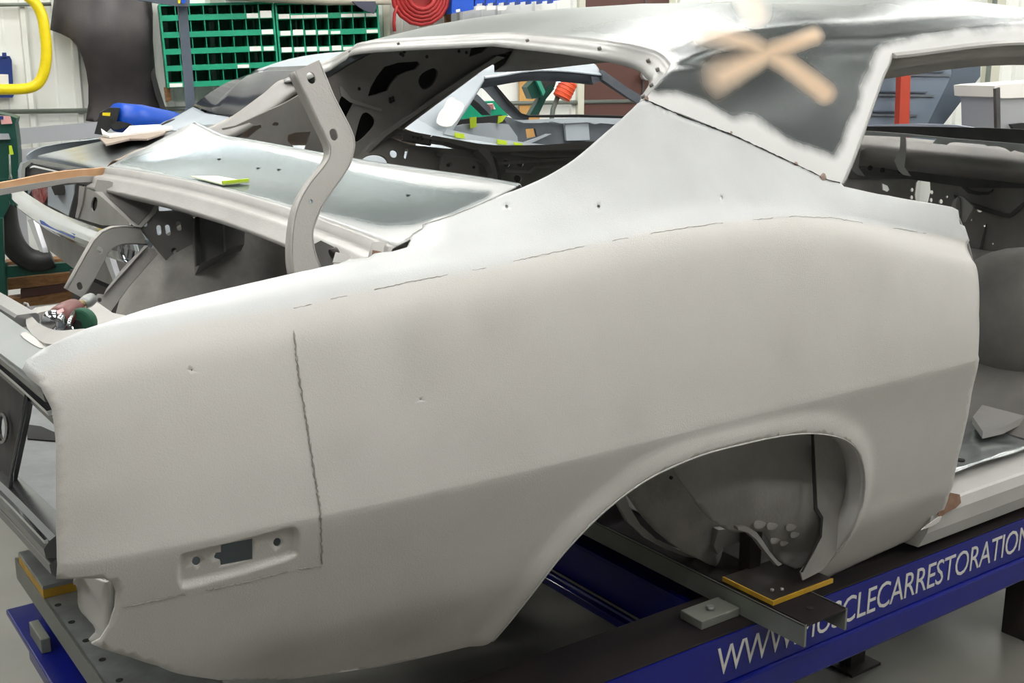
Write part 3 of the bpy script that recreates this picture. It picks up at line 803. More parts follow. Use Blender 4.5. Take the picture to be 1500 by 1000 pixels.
for o_ in (car.children[-1],): set_attr(o_, 'zinc', lambda c: (487-to_px(c)[1]-.35*(to_px(c)[0]))*.0012 if to_px(c)[0] < 42 else -.02)
plate('weld_scar', [(30, 490), (38, 486), (52, 495), (72, 504), (70, 509), (58, 509), (42, 500)], plane(PY(32, 541, .135), PY(85, 504, .195), PX(-60, 430, .355)), M_letter, car, th=.003, sm=2)
tube('ledge_hook', [PZ(34, 458, 1.15), PZ(34, 448, 1.17), PZ(36, 444, 1.175), PZ(40, 445, 1.175), PZ(42, 450, 1.17), PZ(42, 462, 1.15)], .0022, M_bare, car, n=6)
# tail panel: bright-edged upper rail, divider with lamp hole, lower rail
def rail3(name, pts, prof, m): return sweep(name, pts, prof, m, car, side=V((-1, 0, 0)))
tp = [PX(-80, 468, .40), PX(0, 522, .40), PX(40, 554, .40), PX(83, 590, .40)]
rail3('tail_upper_rail', tp, [(0, 0), (.016, .004), (.018, .016), (.010, .022), (0, .022), (-.02, .018), (-.02, -.004)], M_dchrome)
tp = [PX(-80, 478, .41), PX(0, 534, .41), PX(40, 568, .41), PX(83, 607, .41)]
rail3('tail_trim_strip', tp, [(0, 0), (.012, .0), (.014, .008), (0, .010)], M_chrome)
rail3('tail_upper_return', [p+V((.01, 0, -.014)) for p in tp], [(0, -.008), (.012, -.006), (.012, .006), (0, .006)], M_dchrome)
plate('tail_divider', [(-60, 500), (0, 545), (42, 575), (36, 612), (18, 700), (14, 722), (0, 708), (-60, 640)], Xpl(.415), M_dark2, car, th=.01, holes=[circ(2, 627, 8, 22, 14)])
plate('lamp_bezel', circ(2, 627, 8.5, 23, 16), Xpl(.405), M_dchrome, car, th=.004, holes=[circ(1, 627, 6, 19, 14)])
tube('divider_edge', [PX(40, 575, .405), PX(34, 612, .405), (PX(18, 690, .405)), PX(16, 712, .405), PX(8, 722, .405)], .004, M_dchrome, car)
tp = [PX(-80, 630, .40), PX(0, 716, .40), PX(30, 745, .40), PX(83, 800, .40)]
rail3('tail_lower_rail', tp, [(0, -.020), (.018, -.016), (.020, .0), (.010, .012), (0, .018), (-.03, .024), (-.03, -.02)], M_dchrome)
rail3('tail_lower_bead', [p+V((-.012, 0, .012)) for p in tp], [(0, -.004), (.006, -.003), (.006, .003), (0, .004)], M_chrome)
rail3('tail_valance_rail', [p+V((0, 0, -.034)) for p in tp], [(0, -.022), (.012, -.012), (.014, .006), (0, .014), (-.03, .014), (-.03, -.02)], M_dchrome)
plate('tail_brace', [(40, 592), (47, 640), (60, 668), (44, 668), (28, 664)], Xpl(.56), M_mid, car, th=.008)
plate('brace_foot', [(26, 661), (44, 664), (62, 668), (58, 672), (40, 669)], Xpl(.55), M_dark, car, th=.01)
plate('floor_slot', [(38, 621), (60, 624), (90, 637), (90, 646), (40, 642)], Zpl(.818), M_hole, car, th=.002)
plate('black_wing_clip', [(22, 694), (32, 694), (38, 704), (44, 722), (40, 721), (33, 710), (28, 712), (26, 720), (22, 716), (18, 703)], Xpl(.45), M_black, car, th=.02)
plate('lower_sealer', [(42, 716), (60, 730), (85, 750), (85, 766), (60, 745), (45, 728)], Xpl(.48), M_letter, car, th=.012)
# bumper-end of the quarter: folded blasted end piece
plate('quarter_end_return', [(103, 846), (155, 846), (168, 858), (170, 878), (164, 905), (154, 928), (140, 941), (132, 940), (138, 925), (136, 915), (124, 903), (118, 888), (118, 872), (112, 858)], plane(PY(110, 850, .13), PY(170, 860, .10), PY(140, 940, .14)), M_primer, car, th=.004, sm=2, sp=5,
      bulge=lambda x, y: V((0, .018*math.sin((x-110)*.12), 0)))
plate('quarter_end_shadow_panel', [(112, 849), (166, 849), (168, 872), (158, 905), (148, 890), (128, 895), (118, 868)], plY((110, 850, .17), (170, 860, .14), (140, 940, .16)), M_bare, car, th=.004)
box('near_inner_filler', (.45, .23, .82), (1.0, .245, 1.2), mat('blue_grey_filler', (.16, .19, .21, 1), .5), car)

# ------------------------------------------------------------------ wheelhouses (near)
pw = plY((1000, 660, .20), (1190, 640, .16), (1100, 800, .20))
def wb_(x, y): return V((0, -.05*math.sin(max(0, min(1, (y-630)/180))*math.pi)*max(0, min(1, (x-960)/120)), 0))
plate('outer_wheelhouse', [(960, 600), (1200, 600), (1190, 640), (1196, 700), (1198, 750), (1204, 758), (1202, 785), (1190, 812), (1172, 838), (1166, 834), (1140, 822), (1128, 805), (1115, 786), (1103, 773), (1088, 770), (1080, 772), (1067, 774), (1057, 773), (1043, 766), (1030, 757), (1016, 742), (1002, 720), (992, 705), (984, 690), (975, 670)],
      pw, M_wheelh2, car, th=.004, sp=7, bulge=wb_)
plate('outer_wheelhouse_front', [(1191, 600), (1258, 610), (1261, 700), (1256, 750), (1232, 800), (1205, 835), (1176, 850), (1173, 838), (1192, 812), (1203, 785), (1205, 757), (1198, 748), (1196, 700)], plY((1191, 600, .12), (1290, 700, .11), (1176, 846, .12)), M_wheelh2, car, th=.004)
plate('wheelhouse_split_seam', [(1189, 630), (1192, 630), (1195, 700), (1197, 742), (1206, 757), (1204, 786), (1176, 838), (1174, 838), (1201, 785), (1202, 759), (1193, 747), (1191, 700)], plY((1191, 600, .098), (1290, 700, .09), (1176, 846, .10)), M_hole, car, th=.002)
plate('inner_wheelhouse', [(900, 700), (930, 640), (1000, 620), (1060, 700), (1060, 790), (1047, 810), (1038, 814), (1010, 812), (985, 800), (960, 788), (935, 765), (920, 740), (910, 718)], plY((900, 720, .42), (1050, 700, .40), (1040, 812, .40)), M_wheelh, car, th=.01, sm=2, sp=7,
      bulge=lambda x, y: V((0, -.10*math.sin(max(0, min(1, (x-900)/160))*math.pi), 0)))
plate('inner_wheelhouse_rim', [(898, 724), (912, 712), (922, 742), (938, 768), (962, 790), (987, 802), (1010, 811), (1040, 813), (1030, 819), (1005, 815), (975, 804), (945, 788), (920, 765), (906, 740)], plY((900, 720, .40), (1050, 700, .38), (1040, 812, .38)), M_bare, car, th=.012)
plate('wheelhouse_bracket', [(1052, 776), (1090, 772), (1100, 780), (1092, 790), (1060, 802), (1052, 812), (1046, 800)], plY((900, 720, .33), (1050, 700, .30), (1040, 812, .30)), M_bare, car, th=.02)
plate('wheelhouse_lip', [(1080, 771), (1092, 770), (1108, 779), (1118, 792), (1128, 808), (1140, 822), (1146, 826), (1140, 829), (1133, 822), (1120, 806), (1108, 790), (1096, 780), (1082, 776)], plY((1080, 770, .125), (1146, 826, .11), (1120, 780, .12)), M_dark, car, th=.012)
for x, y, r_ in ((982, 699, .004), (968, 676, .006), (1003, 690, .003)):
    p = PY(x, y, .30); cyl('hole', p, p+V((0, -.004, 0)), r_, M_hole, car, n=8)
for x, y, r_ in ((1112, 760, 9), (1140, 762, 9), (1125, 785, 8), (1150, 775, 8), (1140, 790, 7), (1093, 757, 10)):
    p = pw(x, y)+wb_(x, y); bm = bmesh.new(); bmesh.ops.create_icosphere(bm, subdivisions=3, radius=r_*.0014)
    for v in bm.verts: v.co.y *= .18; v.co.x *= 1.5; v.co += p
    bmesh_obj('hammered_dent', bm, M_wheelh2, car, sm=True)

# ------------------------------------------------------------------ far side inner structure seen through the backlight
pS = plY((345, 190, 1.71), (540, 85, 1.62), (520, 240, 1.66))
def hl(*a): return [tuple(p[:2]) for p in smooth(list(a), 3)]
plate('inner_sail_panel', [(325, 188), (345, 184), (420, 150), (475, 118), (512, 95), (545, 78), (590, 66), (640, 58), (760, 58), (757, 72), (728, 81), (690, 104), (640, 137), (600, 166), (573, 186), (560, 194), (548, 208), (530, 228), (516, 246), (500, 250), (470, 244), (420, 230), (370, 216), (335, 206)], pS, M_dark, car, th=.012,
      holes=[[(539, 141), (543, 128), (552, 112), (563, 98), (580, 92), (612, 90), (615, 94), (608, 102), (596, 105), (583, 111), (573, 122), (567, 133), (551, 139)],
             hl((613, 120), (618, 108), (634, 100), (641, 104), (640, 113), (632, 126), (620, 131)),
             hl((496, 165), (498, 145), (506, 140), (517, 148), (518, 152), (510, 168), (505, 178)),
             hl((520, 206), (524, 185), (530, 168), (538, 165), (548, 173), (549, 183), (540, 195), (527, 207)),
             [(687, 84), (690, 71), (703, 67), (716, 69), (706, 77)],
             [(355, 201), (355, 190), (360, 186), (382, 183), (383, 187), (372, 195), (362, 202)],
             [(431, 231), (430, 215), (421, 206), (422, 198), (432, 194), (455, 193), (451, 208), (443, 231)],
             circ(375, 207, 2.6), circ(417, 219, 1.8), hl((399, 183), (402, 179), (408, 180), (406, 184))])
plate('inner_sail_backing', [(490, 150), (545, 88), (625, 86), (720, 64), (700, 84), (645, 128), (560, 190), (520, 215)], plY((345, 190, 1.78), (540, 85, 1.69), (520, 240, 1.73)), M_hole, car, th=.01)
plate('inner_sail_rib', [(728, 82), (690, 106), (640, 139), (600, 168), (573, 188), (560, 196), (520, 236), (524, 240), (566, 199), (606, 171), (650, 140), (700, 107), (740, 84)], plY((345, 190, 1.695), (540, 85, 1.605), (520, 240, 1.645)), M_mid, car, th=.02)
plate('inner_sail_crease', [(497, 128), (500, 126), (515, 145), (560, 160), (558, 163), (513, 150), (500, 140)], plY((345, 190, 1.70), (540, 85, 1.61), (520, 240, 1.65)), M_mid, car, th=.003)
for x, y in ((587, 79), (592, 76), (590, 81), (625, 83), (571, 145), (575, 143), (572, 149), (576, 147), (526, 130), (683, 77), (672, 75)):
    p = plY((345, 190, 1.705), (540, 85, 1.615), (520, 240, 1.655))(x, y); cyl('pinhole', p, p+V((0, -.002, 0)), .005, M_hole, car, n=8)
# roof inner bow
# lower inner quarter (far) with rails, ribs and holes
pL = plY((520, 240, 1.62), (870, 215, 1.66), (760, 275, 1.60))
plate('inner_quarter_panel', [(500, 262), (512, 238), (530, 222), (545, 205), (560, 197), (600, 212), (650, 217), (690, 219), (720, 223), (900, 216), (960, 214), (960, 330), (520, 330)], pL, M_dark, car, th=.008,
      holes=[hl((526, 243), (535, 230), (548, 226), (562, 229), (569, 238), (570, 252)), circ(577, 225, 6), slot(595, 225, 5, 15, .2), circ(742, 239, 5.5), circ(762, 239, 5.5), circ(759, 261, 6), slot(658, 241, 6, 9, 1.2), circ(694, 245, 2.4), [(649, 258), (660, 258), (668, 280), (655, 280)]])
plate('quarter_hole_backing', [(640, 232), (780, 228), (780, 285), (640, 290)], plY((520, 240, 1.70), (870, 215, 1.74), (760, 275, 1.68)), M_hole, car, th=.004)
plate('inner_belt_rail', [(572, 187), (600, 192), (660, 203), (700, 210), (730, 213), (800, 212), (880, 206), (960, 198), (960, 216), (880, 218), (800, 220), (740, 222), (700, 221), (655, 208), (640, 206), (600, 200), (585, 197), (565, 203), (558, 200)], plY((520, 240, 1.60), (870, 215, 1.64), (760, 275, 1.58)), M_dark, car, th=.03, holes=[slot(632, 199, 2, 5, 1.5), slot(617, 200, 2, 4, 1.5)])
for q_ in ([(640, 224), (700, 232), (712, 238), (960, 224), (960, 227), (712, 242), (696, 236), (640, 228)], [(745, 222), (790, 228), (860, 226), (960, 217), (960, 219), (860, 229), (790, 231), (750, 226)], [(740, 248), (775, 250), (782, 243), (960, 234), (960, 237), (785, 247), (778, 254), (742, 252)]):
    plate('stamped_rib', q_, plY((520, 240, 1.612), (870, 215, 1.652), (760, 275, 1.592)), M_mid, car, th=.006)
plate('vertical_post_rib', [(700, 219), (712, 217), (722, 228), (729, 250), (732, 290), (724, 290), (722, 252), (712, 232)], plY((520, 240, 1.585), (870, 215, 1.625), (760, 275, 1.565)), M_mid, car, th=.03, sm=2)
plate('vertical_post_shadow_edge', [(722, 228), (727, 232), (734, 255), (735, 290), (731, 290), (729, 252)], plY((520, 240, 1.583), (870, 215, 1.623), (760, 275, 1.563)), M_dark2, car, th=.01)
plate('stamped_box', [(648, 228), (690, 232), (702, 240), (702, 285), (655, 285), (646, 245)], plY((520, 240, 1.605), (870, 215, 1.645), (760, 275, 1.585)), M_dark, car, th=.012, holes=[slot(658, 241, 6, 9, 1.2), circ(694, 245, 2.4), [(649, 260), (660, 258), (666, 278), (655, 280)]])
plate('regulator_bracket', [(590, 197), (594, 196), (632, 204), (632, 212), (590, 205)], plY((520, 240, 1.57), (870, 215, 1.61), (760, 275, 1.55)), M_dark2, car, th=.01, holes=[circ(605, 201, 1.6, n=8), circ(612, 202.5, 1.8, n=8), circ(619, 204, 1.4, n=8), slot(630, 207, 2.4, 5, n=3)])
# near side package shelf edge below the glass (fills between deck and seats)
box('package_shelf', (1.28, .33, 1.27), (1.55, 1.60, 1.285), M_dark, car)

# ------------------------------------------------------------------ floor pan, sill, dash and firewall (seen through the door opening)
XD = 3.55
plate('firewall', [(1225, 240), (1560, 240), (1560, 470), (1225, 470)], Xpl(XD), M_dark, car, th=.006,
      holes=[[(1341, 300), (1339, 285), (1341, 268), (1347, 260), (1355, 258), (1362, 264), (1363, 280), (1358, 302), (1352, 310)], circ(1335.5, 278, 2.6, 3.2, 8), circ(1335, 289, 2.6, 3.2, 8), circ(1364.5, 281.5, 2.6, 3.2, 8), circ(1363.5, 293, 2.6, 3.4, 8), circ(1378, 295, 3, 3.6, 8), circ(1387, 288, 1.9, n=8),
             circ(1435, 307, 4.4, 4, 10), circ(1423, 322, 1.8, n=8), circ(1442, 331, 1.8, n=8), circ(1454, 357, 1.5, n=8),
             [(1291, 268), (1300, 272), (1303, 278), (1299, 281), (1292, 278)]])
plate('firewall_dark_upper', [(1225, 235), (1330, 250), (1420, 262), (1540, 270), (1540, 276), (1420, 275), (1330, 262), (1225, 260)], Xpl(XD-.01), M_dark2, car, th=.004)
for q_ in ([(1397, 285), (1410, 292), (1470, 312), (1482, 310), (1500, 295), (1500, 301), (1484, 316), (1468, 318), (1408, 298)], [(1400, 262), (1420, 278), (1445, 281), (1455, 277), (1446, 285), (1418, 283)], [(1442, 335), (1444, 336), (1431, 398), (1427, 398)]):
    plate('firewall_stamping', q_, Xpl(XD-.008), M_dark2, car, th=.004, sm=2)
# bracket on the firewall
plate('pedal_bracket', [(1393, 303), (1396, 294), (1404, 287), (1410, 288), (1425, 302), (1425, 306), (1415, 325), (1407, 326), (1404, 310)], Xpl(XD-.08), M_bare, car, th=.01)
plate('pedal_bracket_fold', [(1403, 288), (1406, 290), (1407, 326), (1402, 318), (1400, 300)], Xpl(XD-.085), M_mid, car, th=.004)
# dash cross tube: rolled panel under the windshield base
dash_t = [Xpl(XD-.02)(1240, 194), Xpl(XD-.02)(1560, 224)]; dash_b = [Xpl(XD-.02)(1240, 240), Xpl(XD-.02)(1560, 275)]
rows = []
for k in range(13):
    t = k/12; a_ = math.pi*t; rows.append([])
    for i in range(41):
        s_ = i/40; p = dash_t[0].lerp(dash_t[1], s_).lerp(dash_b[0].lerp(dash_b[1], s_), t)
        rows[-1].append(p+V((-.10*math.sin(a_)**.7, 0, 0)))
grid('dash_tube', rows, M_mid, car, th=.004)
for x in (1322, 1255):
    plate('dash_gusset', [(x-3, 196), (x+4, 196), (x+5, 220), (x+3, 245), (x+12, 258), (x+1, 256), (x-6, 250), (x-12, 235), (x-4, 218)], Xpl(XD-.135), M_bare if x > 1300 else M_dark, car, th=.004)
for x, y in ((1293, 249), (1275, 246), (1319, 250)):
    p = PX(x, y, XD-.10); cyl('pinhole', p, p+V((-.004, 0, 0)), .009, M_hole, car, n=8)
plate('cowl_sealer_lip', [(1262, 191), (1330, 196), (1400, 203), (1500, 211), (1560, 215), (1560, 230), (1500, 224), (1492, 222), (1486, 220), (1480, 222), (1472, 217), (1460, 214), (1446, 214), (1440, 211), (1420, 210), (1400, 208), (1390, 209), (1386, 212), (1366, 210), (1372, 203), (1330, 201), (1262, 198)], Xpl(XD-.19), mat('pale_sealer', (.66, .69, .68, 1), .6), car, th=.006)
plate('windshield_base', [(1255, 185), (1330, 185), (1440, 187), (1560, 192), (1560, 216), (1500, 212), (1400, 204), (1330, 197), (1255, 192)], Xpl(XD-.10), M_dark2, car, th=.01)
plate('cowl_top_edge', [(1262, 189), (1270, 183), (1340, 181), (1400, 183), (1425, 187), (1400, 188), (1330, 187)], Xpl(XD+.25), mat('pale_blue_edge', (.42, .45, .55, 1), .4), car, th=.02)
# transmission tunnel / toe board bulges
for (cx_, cy_, rx_, ry_, nm) in ((1500, 470, .26, .22, 'toe_board_bulge'), ):
    bm = bmesh.new(); bmesh.ops.create_uvsphere(bm, u_segments=40, v_segments=20, radius=1)
    c = PX(cx_, cy_, XD-.35)
    for v in bm.verts: v.co = V((v.co.x*.16, v.co.y*rx_, v.co.z*ry_))+c
    bmesh_obj(nm, bm, M_dark, car, sm=True)
mesh('toe_board', [(3.54, .18, .98), (3.54, 1.72, .98), (2.86, 1.72, .60), (2.86, .18, .60), (3.545, .18, .975), (3.545, 1.72, .975), (2.865, 1.72, .595), (2.865, .18, .595)], [(0, 1, 2, 3), (7, 6, 5, 4), (3, 2, 6, 7), (0, 3, 7, 4), (1, 0, 4, 5), (2, 1, 5, 6)], M_dark, car)
# floor pan with stamped beads
def floorz(x, y):
    z = .60+.10*math.exp(-((y-YC)/.16)**2)
    for k in range(6):
        z += .010*math.exp(-((y-(.33+k*.075))/.014)**2)*(1 if 2.5 < x < 3.15 else max(0, 1-abs(x-2.82)/.6))
    z += .12*max(0, x-3.3)/.25 if x > 3.3 else 0
    z += .006*math.sin(x*23+y*9)*math.sin(y*31)
    return z
grid('floor_pan', [[V((1.98+i*.0196, .19+j*.0172, floorz(1.98+i*.0196, .19+j*.0172))) for i in range(81)] for j in range(91)], M_shiny, car, th=.003)
for q_, Y_ in (((1407, 674), .20), ):
    p = PZ(1407, 675, .655); cyl('drain_hole', p, p+V((0, 0, .004)), .010, M_hole, car, n=12)
plate('seat_bracket', [(1425, 610), (1445, 585), (1500, 560), (1520, 600), (1470, 625), (1440, 632)], Zpl(.64), M_bare, car, th=.02)
# rocker sill
sp_ = [PY(1500, 661, .22), PY(1500, 690, .145), PY(1500, 694, .138), PY(1500, 709, .132), PY(1500, 728, .14), PY(1500, 742, .16)]
prof = [(.26, sp_[0].z-.03), (.235, sp_[0].z+.006)]+[(p.y, p.z) for p in sp_]+[(.26, sp_[5].z-.005)]
sill = sweep('rocker_sill', [V((x, 0, 0)) for x in (2.30, 2.45, 2.6, 3.0, 3.5, 3.9)], [(a_, b_) for a_, b_ in prof], M_primer, car, side=V((0, 1, 0)))
o = sweep('rocker_sill', [V((x, 0, 0)) for x in (1.3, 2.1, 2.6, 3.0, 3.5, 3.9)], [(2*YC-a_, b_) for a_, b_ in prof], M_bare, car, side=V((0, 1, 0)))
plate('rust_brown_patch', [(1374, 754), (1380, 735), (1386, 720), (1396, 722), (1406, 724), (1408, 736), (1400, 744), (1388, 750), (1378, 757)], plY((1374, 754, .125), (1386, 718, .138), (1408, 736, .125)), M_rust, car, th=.002)
plate('door_opening_post', [(1386, 725), (1398, 690), (1416, 610), (1429, 540), (1431, 480), (1431, 405), (1416, 345), (1402, 312), (1380, 315), (1380, 725)], plY((1388, 735, .16), (1432, 540, .10), (1410, 330, .14)), M_bare, car, th=.003)
plate('sill_corner_tab', [(1360, 768), (1374, 758), (1380, 756), (1376, 764), (1366, 770), (1350, 776)], plY((1360, 770, .12), (1380, 756, .12), (1376, 764, .12)), M_letter, car, th=.003)
plate('rocker_tip', [(1149, 850), (1156, 845), (1163, 849), (1178, 846), (1190, 848), (1180, 858), (1166, 852), (1152, 855)], plY((1149, 850, .19), (1190, 848, .18), (1180, 858, .185)), M_primer, car, th=.004)

# ================================================================== THE FRAME BENCH (blue) AND ITS CHANNELS
bench = empty('frame_bench', 'long blue steel frame bench with white web address lettering under the car', 'frame bench', (1.5, .3, 0))
def hb(name, x0, x1, y0, y1, z0, z1, m, parent=bench, bev=.003): return box(name, (x0, y0, z0), (x1, y1, z1), m, parent, bev)
YB, ZT = .15, .429
hb('side_rail', 1.02, 4.6, YB, YB+.15, .312, ZT-.004, M_blue)
hb('rail_top_plate', 1.02, 4.6, YB+.0, YB+.155, ZT-.004, ZT, M_beamtop)
hb('rail_bottom_flange', 1.02, 4.6, YB-.008, YB+.16, .245, .312, M_blue, bev=.006)
hb('side_rail', 1.2, 4.6, 1.70, 1.84, .25, ZT, M_blue)
for x in (1.3, 2.9, 4.3):
    for y in (YB+.02, 1.72): 
        hb('pedestal', x, x+.10, y, y+.10, .0, .25, M_black)
# transverse blue beams
hb('cross_beam', 1.73, 1.86, YB+.15, 1.70, .275, .39, M_blue, bev=.012)
hb('cross_beam_flange', 1.69, 1.73, YB+.15, 1.70, .255, .276, M_blue)
hb('cross_beam', .405, .525, .25, .975, .492, .505, M_blue)
hb('cross_beam_web', .44, .49, .25, .975, .38, .492, M_blue)
hb('cross_beam_ledge', .37, .56, .25, .86, .36, .38, M_blue)
hb('cross_beam_leg', .44, .50, .40, .46, 0, .36, M_black)
hb('cross_beam', 3.3, 3.42, YB+.15, 1.70, .28, .39, M_blue)
hb('beam_highlight_bead', 1.708, 1.715, YB+.17, 1.07, .275, .280, mat('blue_highlight', (.15, .17, .5, 1), .3))  # highlight along the flange painted as a lighter blue bead
# lettering on the rail face
cu = bpy.data.curves.new('lettering', 'FONT'); cu.body = 'WWW.MUSCLECARRESTORATION'; cu.size = .1; cu.shear = .0; cu.extrude = .0006; cu.resolution_u = 3; cu.offset = -.0004
cu.space_character = .94
to = bpy.data.objects.new('lettering_tmp', cu); COL.objects.link(to); bpy.context.view_layer.update()
me = bpy.data.meshes.new_from_object(to.evaluated_get(bpy.context.evaluated_depsgraph_get())); bpy.data.objects.remove(to)
xs = [v.co.x for v in me.vertices]; ys = [v.co.y for v in me.vertices]
xa = PY(1050, 960, YB).x; xb = PY(1506, 800, YB).x
hgt = .066; x0m, x1m, y1m = min(xs), max(xs), .07
for v in me.vertices:
    u = (v.co.x-x0m)/(x1m-x0m); z = v.co.y/y1m
    v.co = V((xa+(xb-xa)*u+.002*z, YB-.0008-v.co.z, .337+hgt*z))
me.materials.clear(); me.materials.append(M_letter)
lt = bpy.data.objects.new('lettering', me); COL.objects.link(lt); lt.parent = bench; lt['label'] = 'white web address lettering'; lt['kind'] = 'stuff'
# rear channel lying across the rails
def channel(root, x0, x1, y0, y1, z0, z1, m, mt):
    box('flange', (x0, y0, z0), (x0+.006, y1, z1), m, root); box('flange', (x1-.006, y0, z0), (x1, y1, z1), m, root)
    box('web', (x0, y0, z1-.006), (x1, y1, z1), mt, root, .002)
ch = empty('cross_channel', 'grey green steel channel crossing the blue rail below the wheel opening', 'steel channel', (1.79, .8, ZT))
channel(ch, PZ(1176, 948, ZT).x, PZ(1245, 925, ZT).x, .015, 1.86, ZT+.001, ZT+.050, M_gbeam, M_beamtop)
for y in (.06, .12): cyl('bolt_hole', (1.79, y, ZT+.050), (1.79, y, ZT+.0515), .007, M_hole, ch, n=10)
ck = empty('clamp_block', 'small steel clamp block beside the channel on the blue rail', 'clamp', (1.66, .2, ZT))
p = PZ(1070, 905, ZT)
box('block', (1.605, .19, ZT), (1.718, .255, ZT+.020), M_gbeam, ck, .002)
cyl('bolt', (1.66, .22, ZT+.02), (1.66, .22, ZT+.028), .009, M_plate, ck, n=6)
ch2 = empty('cross_channel', 'drilled galvanised top channel crossing under the tail of the car', 'steel channel', (.5, .9, .51))
z2 = .60
box('flange', (.437, .10, z2-.045), (.443, 1.0, z2), M_gbeam, ch2); box('web', (.437, .10, z2-.005), (.60, 1.0, z2), M_plate, ch2, .002); box('flange', (.594, .10, z2-.045), (.60, 1.0, z2), M_gbeam, ch2)
for x, y in ((85, 886), (105, 911), (126, 938), (150, 966), (175, 996)):
    p = PZ(x, y, z2); cyl('bolt_hole', p, p+V((0, 0, .0008)), .0062, M_hole, ch2, n=12)
for x, y, h_ in ((.50, .55, 0), (.50, .93, 0)): box('leg', (x-.03, y-.03, .505), (x+.03, y+.03, z2-.005), M_black, ch2)
bk = empty('spacer_block', 'silver topped spacer block with yellow edges on the drilled channel', 'steel block', (.48, .85, z2))
a_, b_ = PZ(27, 828, z2+.02), PZ(110, 866, z2+.02)
box('plate', (.438, .77, z2+.018), (.53, .965, z2+.026), M_plate, bk, .001)
box('yellow_core', (.438, .77, z2), (.53, .965, z2+.018), M_yel, bk, .001)
cyl('nut', (.478, .81, z2+.026), (.478, .81, z2+.040), .011, M_bare, bk, n=6); cyl('stud', (.478, .81, z2+.04), (.482, .81, z2+.06), .003, M_chrome, bk, n=8)
c2 = empty('clamp_block', 'small steel clamp block on the blue cross beam at bottom left', 'clamp', (.40, .60, .505))
pb_ = PZ(62, 915, .535)
box('block', (pb_.x-.018, pb_.y-.06, .505), (.436, pb_.y+.03, .535), M_gbeam, c2, .002)
for z_ in (.37,): pass
# yellow-edged pad and post under the rear spring mount
pad = empty('jack_pad', 'black pad with yellow painted edges on the grey green channel', 'jack pad', (1.82, .2, ZT+.05))
zp = ZT+.051
pts = [PZ(1132, 886, zp), PZ(1056, 850, zp), PZ(1140, 818, zp), PZ(1216, 850, zp)]
px0, py0 = pts[0].x, pts[0].y; px1, py1 = PZ(1216, 852, zp).x, PZ(1056, 852, zp).y
box('plate', (px0, py0, zp), (px1, py1, zp+.011), M_black, pad, .001)
box('yellow_edge', (px0, py0-.004, zp+.001), (px1, py0, zp+.011), M_yel, pad); box('yellow_edge', (px0-.004, py0-.004, zp+.001), (px0, py1, zp+.011), M_yel, pad)
for x, y in ((px0+.03, py0+.03), (px1-.03, py1-.03), (px0+.05, py0+.02)): cyl('bolt', (x, y, zp+.012), (x, y, zp+.017), .004, M_bare, pad, n=6)
post = empty('support_post', 'square black support post standing behind the yellow edged pad', 'post', (1.72, .24, zp+.012))
pc = PZ(1098, 826, zp+.012)
box('tube', (pc.x-.018, pc.y-.018, zp+.0), (pc.x+.018, pc.y+.018, zp+.12), M_black, post, .003)
# supports that carry the shell (behind the sills)
for x in (2.3, 3.6):
    for y in (.30, 1.60):
        st = empty('sill_stand', 'black sill stand between the floor and the underside of the car, hidden behind the sill', 'stand', (x+.1, y+.1, 0), group='sill stands')
        x, y = x+.1, y+.1
        box('column', (x-.03, y-.02, .008), (x+.03, y+.02, .575), M_black, st); box('foot', (x-.06, y-.05, 0), (x+.06, y+.05, .008), M_black, st)
# black longitudinal rail of the shell behind the rear wheel opening
box('frame_rail', (.62, .75, .53), (2.4, .80, .59), M_black, car, .004); box('frame_rail', (.62, 1.30, .53), (2.4, 1.35, .59), M_black, car, .004)
box('seat_floor_riser', (1.60, .72, .60), (1.61, 1.68, 1.0), M_dark, car)

# ================================================================== SECOND CAR (pale blue primer) behind
car2 = empty('second_car', 'second car shell in pale blue primer standing behind, with chrome rear bumper', 'car', (2.5, 3.6, 0))
def w2(p):
    X = interp([.28, 1.15, 1.89, 2.21, 3.40, 3.75], [1.27, 2.10, 2.597, 2.876, 3.52, 3.95], p.x)
    Z = interp([.5, 1.2, 1.38, 1.61, 1.75], [.45, 1.165, 1.338, 1.543, 1.668], p.z)
    return V((X, p.y+2.6, Z))
def dup2(name, src, m=M_car2, flip=False, th=None):
    me = src.data.copy(); me.materials.clear(); me.materials.append(m)
    base = src.matrix_basis
    for v in me.vertices:
        q = base @ v.co
        if flip: q = V((q.x, 2*YC-q.y, q.z))
        v.co = w2(q)
    o = bpy.data.objects.new(name, me); COL.objects.link(o); o.parent = car2
    for md in src.modifiers:
        q = o.modifiers.new('th', 'SOLIDIFY'); q.thickness = md.thickness; q.offset = md.offset
    return o
def kids(n): return [c for c in car.children if c.name.split('.')[0] == n]
dup2('quarter_panel', qp); dup2('quarter_panel', qp, flip=True); dup2('roof_panel', rf)
dup2('deck_filler_panel', dk); dup2('backlight_lower_lip', kids('backlight_lower_lip')[0], M_car2)
for n, m in (('drip_rail', M_car2), ('roof_side_rail', M_car2in), ('window_frame_return', M_car2), ('windshield_pillar', M_car2in), ('backlight_channel', M_car2)):
    for c in kids(n): dup2(n, c, m)
dup2('windshield_header', kids('windshield_header')[0], M_car2in)
# near side flare channel and dark weatherstrip / glass in the rear window
def w2l(pts): return [w2(p) for p in pts]
tube('dark_window_gasket', [w2(mirror(qfn(.95+i*.03, _L[-2]))+V((0, -.02, -.012))) for i in range(17)], .012, M_rubber, car2)
gl = []
for k in range(9):
    t = k/8; a_ = w2(deckp(1, -1+2*t)+V((.01, 0, .01))); e_ = edge[int(22+t*(n_-44))]; b_ = w2(e_)
    gl.append([a_.lerp(b_, j/8)+V((0, 0, .02*math.sin(math.pi*j/8))) for j in range(9)])
grid('dark_rear_window_cover', gl, M_glass, car2, th=.004)
